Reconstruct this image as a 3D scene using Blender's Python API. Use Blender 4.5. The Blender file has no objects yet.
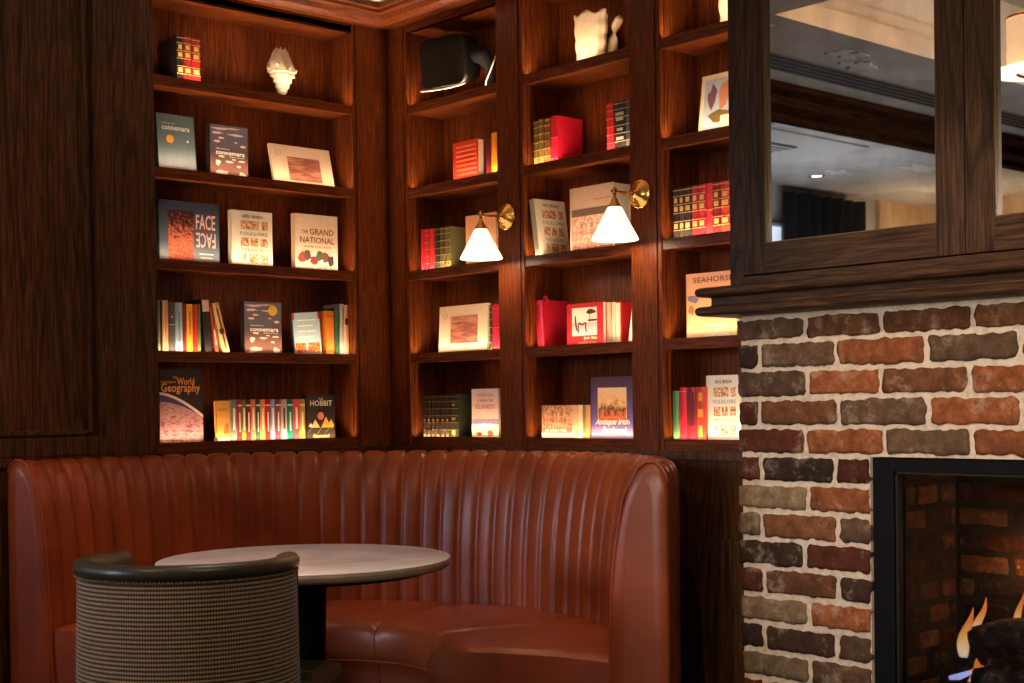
import bpy, bmesh, math, random
from mathutils import Vector, Matrix, noise
random.seed(7)
S = bpy.context.scene
COL = S.collection
R = math.radians

# ------------------------------------------------------------------ camera, exposure, world, large lights
def make_camera():
    f, py, ro, pi, ya = 1427.68, 423.53, -.0129, -.0117, .8365
    cy, sy = math.cos(ya), math.sin(ya)
    fw = Vector((cy*math.cos(pi), sy*math.cos(pi), math.sin(pi)))
    right = Vector((sy, -cy, 0)); up = right.cross(fw)
    c, s = math.cos(ro), math.sin(ro)
    r = c*right + s*up; u = -s*right + c*up
    cd = bpy.data.cameras.new('camera'); cam = bpy.data.objects.new('camera', cd); COL.objects.link(cam)
    M = Matrix((( r.x, u.x, -fw.x, -3.5854), (r.y, u.y, -fw.y, -4.7135), (r.z, u.z, -fw.z, 1.1697), (0, 0, 0, 1)))
    cam.matrix_world = M
    cd.sensor_width = 36; cd.sensor_fit = 'HORIZONTAL'; cd.lens = f/1024*36
    cd.shift_y = (py-341.5)/1024
    cd.clip_start = .05; cd.clip_end = 60
    S.camera = cam
make_camera()
S.view_settings.view_transform = 'Standard'
S.view_settings.look = 'None'
S.view_settings.gamma = 1.0
S.view_settings.use_curve_mapping = False
S.view_settings.exposure = 0.0

W = bpy.data.worlds.new('world'); S.world = W; W.use_nodes = True
W.node_tree.nodes['Background'].inputs[0].default_value = (.5, .45, .42, 1)
W.node_tree.nodes['Background'].inputs[1].default_value = .02

WARM = (1.0, .62, .34); LEDC = (1.0, .69, .42); COOL = (.72, .80, 1.0)
def area(name, loc, target, size, power, color, size_y=None, spread=math.pi):
    d = bpy.data.lights.new(name, 'AREA'); d.energy = power; d.color = color; d.size = size
    d.spread = spread
    if size_y: d.shape = 'RECTANGLE'; d.size_y = size_y
    o = bpy.data.objects.new(name, d); COL.objects.link(o); o.location = loc
    o.rotation_euler = (Vector(target)-Vector(loc)).to_track_quat('-Z', 'Y').to_euler()
    return o
# recessed ceiling lamps over the seating, one lamp each (their trims are built with the ceiling)
DOWN = [(-2.55, -2.7), (-1.05, -2.35), (-2.6, -1.0), (-2.2, -3.9)]
def spot(name, loc, power, color, ang=95, blend=.8, r=.05, target=None):
    d = bpy.data.lights.new(name, 'SPOT'); d.energy = power; d.color = color; d.spot_size = R(ang); d.spot_blend = blend; d.shadow_soft_size = r
    o = bpy.data.objects.new(name, d); COL.objects.link(o); o.location = loc
    if target is not None:
        o.rotation_euler = (Vector(target)-Vector(loc)).to_track_quat('-Z', 'Y').to_euler()
    return o
spot('ceiling_lamp_light', (-2.55, -2.7, 2.95), 5, (1, .74, .50), 110, r=.03, target=(-1.7, -1.8, .6))
spot('ceiling_lamp_light', (-2.75, -3.55, 3.22), 230, (1, .83, .66), 36, .7, r=.03, target=(-.4, -2.95, .95))
spot('ceiling_lamp_light', (-1.30, -1.30, 2.75), 30, (1, .87, .76), 74, .7, r=.03)
spot('ceiling_lamp_light', (-2.2, -4.0, 2.95), 60, (1, .86, .70), 46, r=.03, target=(-1.95, -2.1, .5))
# cool daylight through the left-hand window, followed by two added fill lights
area('daylight_and_fill', (-6.9, .2, 1.85), (-1.4, -1.3, .75), 1.4, 3.5, COOL, 1.2, spread=R(26))
area('daylight_and_fill', (-6.6, -4.2, 1.0), (-3.4, -.8, 2.78), 1.4, 11, (1, .94, .88), 1.2, spread=R(46))  # added upward fill for the mirrored ceiling, no window stands here
area('daylight_and_fill', (-6.8, -5.6, 1.5), (-.4, -2.95, 1.15), 1.4, 6.5, (1, .90, .78), 1.2, spread=R(22))  # added low frontal fill for the chimney bricks and cabinet
# warm uplight of the pendant lamp hanging in the coffer
for px_ in (-2.10, -3.9):
    pd2_ = bpy.data.lights.new('pendant_uplight', 'POINT'); pd2_.energy = 55; pd2_.color = (1, .54, .24); pd2_.shadow_soft_size = .03
    po2_ = bpy.data.objects.new('pendant_uplight', pd2_); COL.objects.link(po2_); po2_.location = (px_, -2.12, 3.12)
    pd_ = bpy.data.lights.new('pendant_uplight', 'POINT'); pd_.energy = 2.5; pd_.color = (1, .50, .18); pd_.shadow_soft_size = .03
    po_ = bpy.data.objects.new('pendant_uplight', pd_); COL.objects.link(po_); po_.location = (px_, -2.12, 2.66)

# ------------------------------------------------------------------ materials
def new_mat(name):
    m = bpy.data.materials.new(name); m.use_nodes = True
    nt = m.node_tree; b = nt.nodes['Principled BSDF']
    return m, nt, b
def srgb(c):
    return tuple(((x/255)/12.92 if x/255 <= .04045 else (((x/255)+.055)/1.055)**2.4) for x in c)
_flat = {}
def flat(c, rough=.55, metal=0.0, name=None, coat=0.0):
    k = (tuple(c), rough, metal, coat)
    if k in _flat: return _flat[k]
    m, nt, b = new_mat(name or 'paint_%d_%d_%d' % tuple(c))
    n = nt.nodes.new('ShaderNodeTexNoise'); n.inputs['Scale'].default_value = 60; n.inputs['Detail'].default_value = 3
    tc = nt.nodes.new('ShaderNodeTexCoord'); nt.links.new(tc.outputs['Object'], n.inputs['Vector'])
    mix = nt.nodes.new('ShaderNodeMix'); mix.data_type = 'RGBA'; mix.blend_type = 'MULTIPLY'; mix.inputs[0].default_value = .22
    L = srgb(c); mix.inputs[6].default_value = (*L, 1)
    nt.links.new(n.outputs['Fac'], mix.inputs[7]); nt.links.new(mix.outputs[2], b.inputs['Base Color'])
    b.inputs['Roughness'].default_value = rough; b.inputs['Metallic'].default_value = metal
    b.inputs['Coat Weight'].default_value = coat
    _flat[k] = m; return m
def emit(name, c, st):
    m, nt, b = new_mat(name)
    b.inputs['Base Color'].default_value = (*c, 1); b.inputs['Emission Color'].default_value = (*c, 1); b.inputs['Emission Strength'].default_value = st
    return m
def ramp(nt, stops, interp='LINEAR'):
    r = nt.nodes.new('ShaderNodeValToRGB'); cr = r.color_ramp; cr.interpolation = interp
    while len(cr.elements) < len(stops): cr.elements.new(.5)
    for e, (p, c) in zip(cr.elements, stops): e.position = p; e.color = (*c, 1)
    return r
def wood(name, dark, mid, light, axis='Z', rough=.38, figure=1.0, bump=.25, ring=9.0, spec=.2):
    m, nt, b = new_mat(name); N = nt.nodes; L = nt.links
    g = N.new('ShaderNodeNewGeometry')
    mp = N.new('ShaderNodeMapping')
    st = .05
    mp.inputs['Scale'].default_value = (1, 1, st) if axis == 'Z' else ((st, 1, 1) if axis == 'X' else (1, st, 1))
    L.new(g.outputs['Position'], mp.inputs['Vector'])
    # fine pores
    n1 = N.new('ShaderNodeTexNoise'); n1.inputs['Scale'].default_value = 170; n1.inputs['Detail'].default_value = 4; n1.inputs['Roughness'].default_value = .65
    L.new(mp.outputs[0], n1.inputs['Vector'])
    # cathedral figure
    mp2 = N.new('ShaderNodeMapping'); k = .075
    mp2.inputs['Scale'].default_value = (1, 1, k) if axis == 'Z' else ((k, 1, 1) if axis == 'X' else (1, k, 1))
    L.new(g.outputs['Position'], mp2.inputs['Vector'])
    n2 = N.new('ShaderNodeTexNoise'); n2.inputs['Scale'].default_value = ring; n2.inputs['Detail'].default_value = 1.5; n2.inputs['Distortion'].default_value = .8
    L.new(mp2.outputs[0], n2.inputs['Vector'])
    mu = N.new('ShaderNodeMath'); mu.operation = 'MULTIPLY'; mu.inputs[1].default_value = 14
    L.new(n2.outputs['Fac'], mu.inputs[0])
    fr = N.new('ShaderNodeMath'); fr.operation = 'FRACT'; L.new(mu.outputs[0], fr.inputs[0])
    rp2 = ramp(nt, [(0, (.25,)*3), (.12, (.75,)*3), (.75, (1,)*3), (1, (.3,)*3)]); L.new(fr.outputs[0], rp2.inputs[0])
    rp = ramp(nt, [(.3, dark), (.5, mid), (.72, light)]); L.new(n1.outputs['Fac'], rp.inputs[0])
    mix = N.new('ShaderNodeMix'); mix.data_type = 'RGBA'; mix.blend_type = 'MULTIPLY'; mix.inputs[0].default_value = .62*figure
    L.new(rp.outputs[0], mix.inputs[6]); L.new(rp2.outputs[0], mix.inputs[7])
    L.new(mix.outputs[2], b.inputs['Base Color'])
    b.inputs['Roughness'].default_value = rough; b.inputs['Specular IOR Level'].default_value = spec
    bp = N.new('ShaderNodeBump'); bp.inputs['Strength'].default_value = bump; bp.inputs['Distance'].default_value = .002
    L.new(n1.outputs['Fac'], bp.inputs['Height']); L.new(bp.outputs[0], b.inputs['Normal'])
    return m
BD, BM, BL = (.045, .009, .0022), (.130, .028, .0060), (.25, .060, .013)
WV = wood('stained_oak_upright', BD, BM, BL, 'Z', figure=.6)
WX = wood('stained_oak_along_left_wall', BD, BM, BL, 'X')
WY = wood('stained_oak_along_right_wall', BD, BM, BL, 'Y')
PD, PM, PL = (.024, .010, .004), (.085, .034, .013), (.17, .070, .027)
PV = wood('dark_oak_panelling', PD, PM, PL, 'Z', .42, 1.4, .25, 6)
CD_, CM, CL = (.016, .007, .003), (.052, .024, .010), (.105, .050, .022)
CV = wood('dark_oak_cabinet_upright', CD_, CM, CL, 'Z', .42, 1.5, .3, 8)
CY = wood('dark_oak_cabinet_level', CD_, CM, CL, 'Y', .42, 1.0, .3, 14)

def leather(name, col, rough=.36, var=.25):
    m, nt, b = new_mat(name); N = nt.nodes; L = nt.links
    tc = N.new('ShaderNodeTexCoord')
    n = N.new('ShaderNodeTexNoise'); n.inputs['Scale'].default_value = 5; n.inputs['Detail'].default_value = 5; L.new(tc.outputs['Object'], n.inputs['Vector'])
    rp = ramp(nt, [(.3, tuple(c*(1-var) for c in col)), (.7, tuple(c*(1+var) for c in col))]); L.new(n.outputs['Fac'], rp.inputs[0])
    L.new(rp.outputs[0], b.inputs['Base Color'])
    v = N.new('ShaderNodeTexVoronoi'); v.inputs['Scale'].default_value = 420; L.new(tc.outputs['Object'], v.inputs['Vector'])
    bp = N.new('ShaderNodeBump'); bp.inputs['Strength'].default_value = .12; bp.inputs['Distance'].default_value = .001
    L.new(v.outputs['Distance'], bp.inputs['Height'])
    bp2 = N.new('ShaderNodeBump'); bp2.inputs['Strength'].default_value = .25; bp2.inputs['Distance'].default_value = .01
    L.new(n.outputs['Fac'], bp2.inputs['Height']); L.new(bp.outputs[0], bp2.inputs['Normal']); L.new(bp2.outputs[0], b.inputs['Normal'])
    b.inputs['Roughness'].default_value = rough; b.inputs['Specular IOR Level'].default_value = .4; b.inputs['Coat Weight'].default_value = .04; b.inputs['Coat Roughness'].default_value = .25
    return m
TAN = leather('tan_leather', (.27, .050, .012), .36)
OLIVE = leather('olive_leather', (.040, .037, .024), .34)
DARKM = flat((9, 8, 8), .6, 0, 'blackened_steel'); DARKM.node_tree.nodes['Principled BSDF'].inputs['Specular IOR Level'].default_value = .12
BRASS = flat((245, 190, 105), .24, .97, 'polished_brass')
GOLD = flat((215, 170, 90), .4, .3, 'gilt_lettering')
PAGES = flat((236, 218, 190), .8, 0, 'paper_pages')

# ------------------------------------------------------------------ mesh helpers
class MB:
    def __init__(s): s.bm = bmesh.new()
    def box(s, a, b, mi=0, M=None, bev=0.0):
        a = Vector(a); b = Vector(b)
        r = bmesh.ops.create_cube(s.bm, size=1.0)
        vs = r['verts']
        for v in vs: v.co = Vector(((a.x+b.x)/2+v.co.x*(b.x-a.x), (a.y+b.y)/2+v.co.y*(b.y-a.y), (a.z+b.z)/2+v.co.z*(b.z-a.z)))
        fs = set(f for v in vs for f in v.link_faces)
        if bev > 0:
            es = set(e for f in fs for e in f.edges)
            rr = bmesh.ops.bevel(s.bm, geom=list(es), offset=bev, segments=2, affect='EDGES', profile=.6)
            fs = set(f for f in fs if f.is_valid) | set(rr['faces'])
            vs = list(set(v for f in fs for v in f.verts))
        for f in fs: f.material_index = mi
        if M is not None:
            for v in vs: v.co = M @ v.co
        return vs
    def quad(s, pts, mi=0):
        f = s.bm.faces.new([s.bm.verts.new(p) for p in pts]); f.material_index = mi; return f
    def grid(s, rows, mi=0, closed=False, smooth=True):
        vr = [[s.bm.verts.new(p) for p in row] for row in rows]
        for i in range(len(vr)-1):
            n = len(vr[i])
            for j in range(n if closed else n-1):
                f = s.bm.faces.new((vr[i][j], vr[i][(j+1) % n], vr[i+1][(j+1) % n], vr[i+1][j])); f.material_index = mi; f.smooth = smooth
        return vr
    def lathe(s, prof, seg=32, mi=0, M=None, smooth=True, cap=True, rad=None):
        rows = []
        for r, z in prof:
            row = []
            for k in range(seg):
                a = 2*math.pi*k/seg; rr = r*(rad(a, z) if rad else 1)
                p = Vector((rr*math.cos(a), rr*math.sin(a), z)); row.append(M @ p if M is not None else p)
            rows.append(row)
        vr = s.grid(rows, mi, True, smooth)
        if cap:
            for q in (vr[0], vr[-1]):
                try:
                    f = s.bm.faces.new(q); f.material_index = mi
                except Exception: pass
        return vr
    def tube(s, pts, r, seg=10, mi=0):
        pts = [Vector(p) for p in pts]; rows = []; n = len(pts)
        rr = r if isinstance(r, (list, tuple)) else [r]*n
        for i, p in enumerate(pts):
            t = (pts[min(i+1, n-1)]-pts[max(i-1, 0)]).normalized()
            u = t.orthogonal() if abs(t.z) > .95 else t.cross(Vector((0, 0, 1)))
            u.normalize(); w = t.cross(u)
            rows.append([p+(u*math.cos(2*math.pi*k/seg)+w*math.sin(2*math.pi*k/seg))*rr[i] for k in range(seg)])
        vr = s.grid(rows, mi, True)
        for q in (vr[0], vr[-1]):
            try: s.bm.faces.new(q).material_index = mi
            except Exception: pass
    def build(s, name, mats, parent=None, bev=0, auto=False):
        bmesh.ops.recalc_face_normals(s.bm, faces=s.bm.faces)
        me = bpy.data.meshes.new(name); s.bm.to_mesh(me); s.bm.free()
        for m in (mats if isinstance(mats, (list, tuple)) else [mats]): me.materials.append(m)
        o = bpy.data.objects.new(name, me); COL.objects.link(o)
        if parent is not None: o.parent = parent
        if bev: 
            md = o.modifiers.new('bevel', 'BEVEL'); md.width = bev; md.segments = 2; md.limit_method = 'ANGLE'; md.angle_limit = R(40)
        return o
def tag(o, label, cat=None, group=None, kind=None):
    if label: o['label'] = label
    if cat: o['category'] = cat
    if group: o['group'] = group
    if kind: o['kind'] = kind
    return o
def empty(name, loc=(0, 0, 0), rot=(0, 0, 0), label=None, cat=None, group=None):
    o = bpy.data.objects.new(name, None); COL.objects.link(o); o.location = loc; o.rotation_euler = rot; o.empty_display_size = .05
    return tag(o, label, cat, group)
def struct(o): o['kind'] = 'structure'; return o

_dg = None
def text_mesh(s):
    cu = bpy.data.curves.new('lettering', 'FONT'); cu.body = s; cu.extrude = 0; cu.offset = .012; cu.resolution_u = 2
    o = bpy.data.objects.new('lettering', cu); COL.objects.link(o)
    bpy.context.view_layer.update()
    me = bpy.data.meshes.new_from_object(o.evaluated_get(bpy.context.evaluated_depsgraph_get()))
    bpy.data.objects.remove(o); bpy.data.curves.remove(cu)
    return me
_tm = {}
def text(s, x, z, w, h, mat, parent, y=-.0008, flip=False, name='title_lettering', vertical=False, slant=0.0):
    """lettering standing in the XZ plane, facing -Y, filling the box x..x+w, z..z+h"""
    if s not in _tm: _tm[s] = text_mesh(s)
    me = _tm[s].copy()
    xs = [v.co.x for v in me.vertices]; ys = [v.co.y for v in me.vertices]
    x0, x1, y0, y1 = min(xs), max(xs), min(ys), max(ys)
    for v in me.vertices:
        a = (v.co.x-x0)/(x1-x0); b = (v.co.y-y0)/(y1-y0)
        if flip: a = 1-a; b = 1-b
        if vertical: a, b = b, 1-a
        v.co = Vector((x+a*w+slant*b*h, y, z+b*h))
    me.materials.clear(); me.materials.append(mat)
    o = bpy.data.objects.new(name, me); COL.objects.link(o); o.parent = parent
    return o

# ------------------------------------------------------------------ shell of the room
CH = 2.78
def shell():
    fm, nt, b = new_mat('dark_carpet')
    n = nt.nodes.new('ShaderNodeTexNoise'); n.inputs['Scale'].default_value = 90
    rp = ramp(nt, [(.3, (.018, .012, .009)), (.7, (.05, .034, .025))]); nt.links.new(n.outputs['Fac'], rp.inputs[0]); nt.links.new(rp.outputs[0], b.inputs['Base Color']); b.inputs['Roughness'].default_value = .9
    m = MB(); m.box((-9, -8, -.1), (.6, 2.6, 0)); struct(m.build('floor', fm))
    # plaster with marbled grey tone
    pm, nt, b = new_mat('grey_plaster')
    g = nt.nodes.new('ShaderNodeNewGeometry')
    n = nt.nodes.new('ShaderNodeTexNoise'); n.inputs['Scale'].default_value = 1.6; n.inputs['Detail'].default_value = 8; n.inputs['Distortion'].default_value = .6
    nt.links.new(g.outputs['Position'], n.inputs['Vector'])
    rp = ramp(nt, [(.3, (.30, .285, .26)), (.6, (.46, .435, .40)), (.8, (.58, .54, .49))]); nt.links.new(n.outputs['Fac'], rp.inputs[0]); nt.links.new(rp.outputs[0], b.inputs['Base Color']); b.inputs['Roughness'].default_value = .85
    # ceiling with a coffer x -6.6..-1.89, y -6.5..-1.14
    m = MB(); t = .06
    X0, X1, Y0, Y1 = -6.6, -1.98, -6.5, -1.05
    m.box((-9, Y1, CH), (.6, 2.6, CH+t)); m.box((-9, -8, CH), (.6, Y0, CH+t))
    m.box((-9, Y0, CH), (X0, Y1, CH+t)); m.box((X1, Y0, CH), (.6, Y1, CH+t))
    # the two steps and raised middle of the coffer
    for g, z0, z1 in ((-.004, CH-.0005, CH+.09), (.10, CH+.09, CH+.20), (.20, CH+.20, CH+.50)):
        m.box((X0-g-.05, Y1+g, z0), (X1+g+.05, Y1+g+.05, z1)); m.box((X0-g-.05, Y0-g-.05, z0), (X1+g+.05, Y0-g, z1)); m.box((X0-g-.05, Y0-g, z0), (X0-g, Y1+g, z1)); m.box((X1+g, Y0-g, z0), (X1+g+.05, Y1+g, z1))
    m.box((X0, Y1+.05, CH+.09), (X1+.1, Y1+.1, CH+.1)); m.box((X1+.05, Y0, CH+.09), (X1+.1, Y1+.1, CH+.1))
    m.box((X0, Y1+.15, CH+.20), (X1+.2, Y1+.2, CH+.21)); m.box((X1+.15, Y0, CH+.20), (X1+.2, Y1+.2, CH+.21))
    m.box((X0-.3, Y0-.3, CH+.50), (X1+.3, Y1+.3, CH+.55))
    struct(m.build('ceiling', pm))
    # slot diffuser in the ceiling
    m = MB(); m.box((-8.8, -.66, CH-.006), (-1.9, -.46, CH-.001), 0)
    for k in range(4): m.box((-8.8, -.645+k*.046, CH-.010), (-1.9, -.622+k*.046, CH-.006), 1)
    o = m.build('slot_diffuser', [flat((120, 112, 104), .6), flat((16, 14, 13), .7)]); tag(o, 'long slotted air diffuser in the ceiling seen in the mirror', 'air vent')
    # plaster reliefs: raised butterfly-like flakes on the ceiling
    lm = flat((205, 200, 200), .7)
    for k, (x, y, sc) in enumerate([(-2.78, -.85, .13), (-3.02, -.76, .13), (-3.9, .35, .12), (-5.9, .7, .2), (-5.6, 1.15, .14), (-6.9, 1.2, .22), (-7.3, .55, .18), (-2.0, -.9, .14)]):
        m = MB(); pts = []
        for q in range(28):
            a = 2*math.pi*q/28; r = sc*(.30+.70*abs(math.sin(2*a+k))**.7) * (.8+.4*random.random())
            pts.append((x+r*math.cos(a), y+r*.6*math.sin(a)))
        top = [m.bm.verts.new((p[0], p[1], CH-.001)) for p in pts]; bot = [m.bm.verts.new((x+(p[0]-x)*.95, y+(p[1]-y)*.95, CH-.005)) for p in pts]
        for q in range(28): m.bm.faces.new((top[q], top[(q+1) % 28], bot[(q+1) % 28], bot[q]))
        m.bm.faces.new(bot); 
        tag(m.build('plaster_relief', lm), ['pale winged plaster relief on the mirrored ceiling by the slot vent', 'second pale winged relief touching the first beside the slot vent', 'small plaster relief on far ceiling next to the dark beam', 'plaster relief on far ceiling behind the round lamp', 'small plaster relief on far ceiling above the curtain', 'large plaster relief on far ceiling near the tan wall', 'plaster relief on far ceiling between beam and tan wall', 'faint plaster relief on ceiling at the mirror corner'][k], 'relief', None)
    # walls
    dk = flat((70, 62, 55), .8)
    m = MB(); m.box((-9.1, -8, 0), (-9, 2.6, CH)); struct(m.build('wall_west', dk))
    m = MB(); m.box((-9, -8.1, 0), (.6, -8, CH)); struct(m.build('wall_south', dk))
    # far wall of the side room with warm tan finish on its end
    tm, nt, b = new_mat('tan_marbled_plaster')
    n = nt.nodes.new('ShaderNodeTexNoise'); n.inputs['Scale'].default_value = 5; n.inputs['Detail'].default_value = 7
    rp = ramp(nt, [(.35, (.42, .25, .12)), (.65, (.68, .46, .26))]); nt.links.new(n.outputs['Fac'], rp.inputs[0]); nt.links.new(rp.outputs[0], b.inputs['Base Color']); b.inputs['Roughness'].default_value = .8
    m = MB(); m.box((-9, 1.8, 0), (-2.3, 1.9, CH)); struct(m.build('wall_far', pm))
    m = MB(); m.box((-7.75, .25, 0), (-7.6, 1.8, CH)); m.box((-7.6, 1.76, 0), (-7.0, 1.8, CH)); struct(m.build('wall_far_end', tm))
    m = MB(); m.box((-2.4, .3, 0), (-2.3, 1.8, CH)); struct(m.build('wall_side', pm))
    # window of the side room
    m = MB(); m.box((-5.75, 1.78, 1.0), (-4.2, 1.79, 2.47)); wn = m.build('window_1', emit('daylit_blind', (.75, .84, 1.0), .9)); struct(wn)
    m = MB(); m.box((-5.8, 1.74, 2.47), (-4.1, 1.8, 2.49)); m.box((-5.8, 1.74, .94), (-4.1, 1.8, 1.0)); 
    m.build('window_frame', flat((150, 150, 150)), wn)
    # curtain
    rows = []
    for z in (0.1, 1.2, 2.72):
        rows.append([(-5.66-1.0*u, 1.68+.035*math.sin(u*44)+.01*math.sin(u*17), z) for u in [i/160 for i in range(161)]])
    m = MB(); m.grid(rows); o = m.build('curtain', flat((15, 18, 19), .9)); md = o.modifiers.new('thick', 'SOLIDIFY'); md.thickness = .004
    tag(o, 'dark grey pleated curtain reflected in the mirror', 'curtain')
    # timber lintel with crown over the opening beside the bookcases
    m = MB()
    m.box((-9, -.06, 2.67), (-2.3, .02, CH)); m.box((-9, -.21, 2.70), (-2.3, -.06, CH)); m.box((-9, -.33, 2.745), (-2.3, -.21, CH))
    struct(m.build('trim_1', wood('beam_oak', (.016, .006, .003), (.05, .018, .008), (.09, .034, .014), 'X', .8, spec=0), bev=.012))
    # cassette vent and spot of the side room
    m = MB(); m.box((-4.9, .45, CH-.012), (-3.6, 1.05, CH-.001), 0); m.box((-4.5, .70, CH-.02), (-3.7, 1.0, CH-.012), 1)
    for k in range(5): m.box((-4.48, .72+k*.055, CH-.024), (-3.72, .74+k*.055, CH-.02), 0)
    tag(m.build('air_conditioning_cassette', [flat((185, 180, 172)), flat((70, 66, 60))]), 'square white ceiling air conditioning grille reflected in the mirror', 'air vent')
    for k, (x, y) in enumerate([(-5.6, 1.35), (-2.55, -2.7), (-2.75, -3.55), (-1.30, -1.30), (-2.2, -4.0)]):
        if k in (1, 2, 4): z = CH+.50
        else: z = CH
        e = empty('recessed_ceiling_lamp', (x, y, z), label=['round recessed ceiling lamp near the curtain in the mirror', 'recessed ceiling lamp in the coffer behind the tub chair', 'recessed ceiling lamp in the coffer aimed at the brick chimney', 'recessed ceiling lamp straight above the round table', 'recessed ceiling lamp behind the fabric chair'][k], cat='ceiling lamp')
        m = MB(); m.lathe([(.035, -.001), (.05, -.008), (.058, -.001)], 28, cap=False); m.build('trim_ring', flat((40, 38, 36), .5, .6), e)
        m = MB(); m.lathe([(.0005, -.003), (.036, -.003)], 24, cap=False); m.build('lens', emit('lamp_lens', (1, .95, .88), 12 if k == 0 else 6), e)
shell()
area('side_room_fill', (-4.7, .6, 1.5), (-5.2, 1.5, 2.7), 1.2, 17, (.88, .92, 1), .9)  # added fill inside the side room, brightens its window wall
area('side_room_tan_wall_light', (-6.9, 1.0, 1.7), (-7.5, 1.3, 2.7), .3, 12, (1, .72, .42))

def pendant(x, label):
    e = empty('pendant_lamp', (x, -2.12, 2.36), label=label, cat='pendant lamp')
    m = MB(); m.lathe([(.0005, 0), (.135, 0), (.14, .004), (.14, .012), (.0005, .012)], 48); m.build('white_disc', emit('lit_disc', (1, .93, .82), 1.6), e)
    m = MB(); m.lathe([(.085, .03), (.085, .20)], 40, cap=False); m.build('glass_drum', emit('lit_amber_glass', (1, .62, .32), .9), e)
    m = MB(); m.tube([(-.10, 0, -.02), (.10, 0, -.02)], .006); m.tube([(0, 0, -.045), (0, 0, -.0)], .006); m.lathe([(.088, .198), (.09, .204), (.086, .208)], 40, cap=False); m.tube([(0, 0, .012), (0, 0, .92)], .006); m.lathe([(.05, .905), (.05, .92)], 24)
    m.build('brass_frame', BRASS, e)
pendant(-2.10, 'round pendant lamp with white disc seen at the edge of the second mirror')
pendant(-3.90, 'second round pendant lamp hung deeper in the room behind the viewer')
# ------------------------------------------------------------------ panelling below and beside the bookcases
MWA = Matrix.Identity(4)
MWB = Matrix(((0, 1, 0, 0), (-1, 0, 0, 0), (0, 0, 1, 0), (0, 0, 0, 1)))   # local X along the right-hand wall, local Y into it
def panelling():
    m = MB()
    m.box((-2.3, .016, 0), (-1.217, .3, CH), 0)
    m.box((-1.217, .0, 1.018), (-1.059, .25, CH), 0, bev=.002)
    m.box((-1.29, 0, 1.018), (-1.2185, .016, CH), 0, bev=.002)
    m.box((-2.3, 0, 1.02), (-1.29, .016, 1.085), 0, bev=.002)
    m.box((-2.3, 0, 2.70), (-1.29, .016, CH), 0, bev=.002)
    m.box((-2.3, 0, 0.985), (-1.06, .016, 1.018), 0, bev=.002)
    m.box((-2.3, 0.004, 0), (-1.06, .016, .985), 0, bev=.002)
    # bevelled panel mouldings
    def mould(x0, x1, z0, z1, w=.016, d=-.006):
        m.box((x0, d, z0), (x0+w, .018, z1), 0, bev=.003); m.box((x1-w, d, z0), (x1, .018, z1), 0, bev=.003)
        m.box((x0, d, z0), (x1, .018, z0+w), 0, bev=.003); m.box((x0, d, z1-w), (x1, .018, z1), 0, bev=.003)
    mould(-2.1, -1.318, 1.092, 2.66)
    mould(-2.1, -1.612, .12, 1.0, d=-.008)
    struct(m.build('wall_left', PV))
    m = MB()
    m.box((-1.06, .0, 0), (.3, .3, 1.018), 0)
    m.box((0, -3.9, 0), (.3, 0, 1.018), 0)
    m.box((.2, -3.9, 1.018), (.3, .3, CH), 0); m.box((-1.217, .2, 1.018), (.2, .3, CH), 0)
    m.box((0, -8, 0), (.3, -3.9, CH), 0)
    # dado rail and lower panels of the right-hand wall
    m.box((-.012, -2.15, .985), (0, -.02, 1.016), 0, bev=.004); m.box((-1.06, -.012, .985), (-.012, 0, 1.016), 0, bev=.004)
    for (a, b_) in ((-2.1, -1.70), (-1.45, -.75)):
        m.box((-.008, a, .12), (0, b_, .735), 0, bev=.005)
    struct(m.build('wall_right', PV))
panelling()

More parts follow.
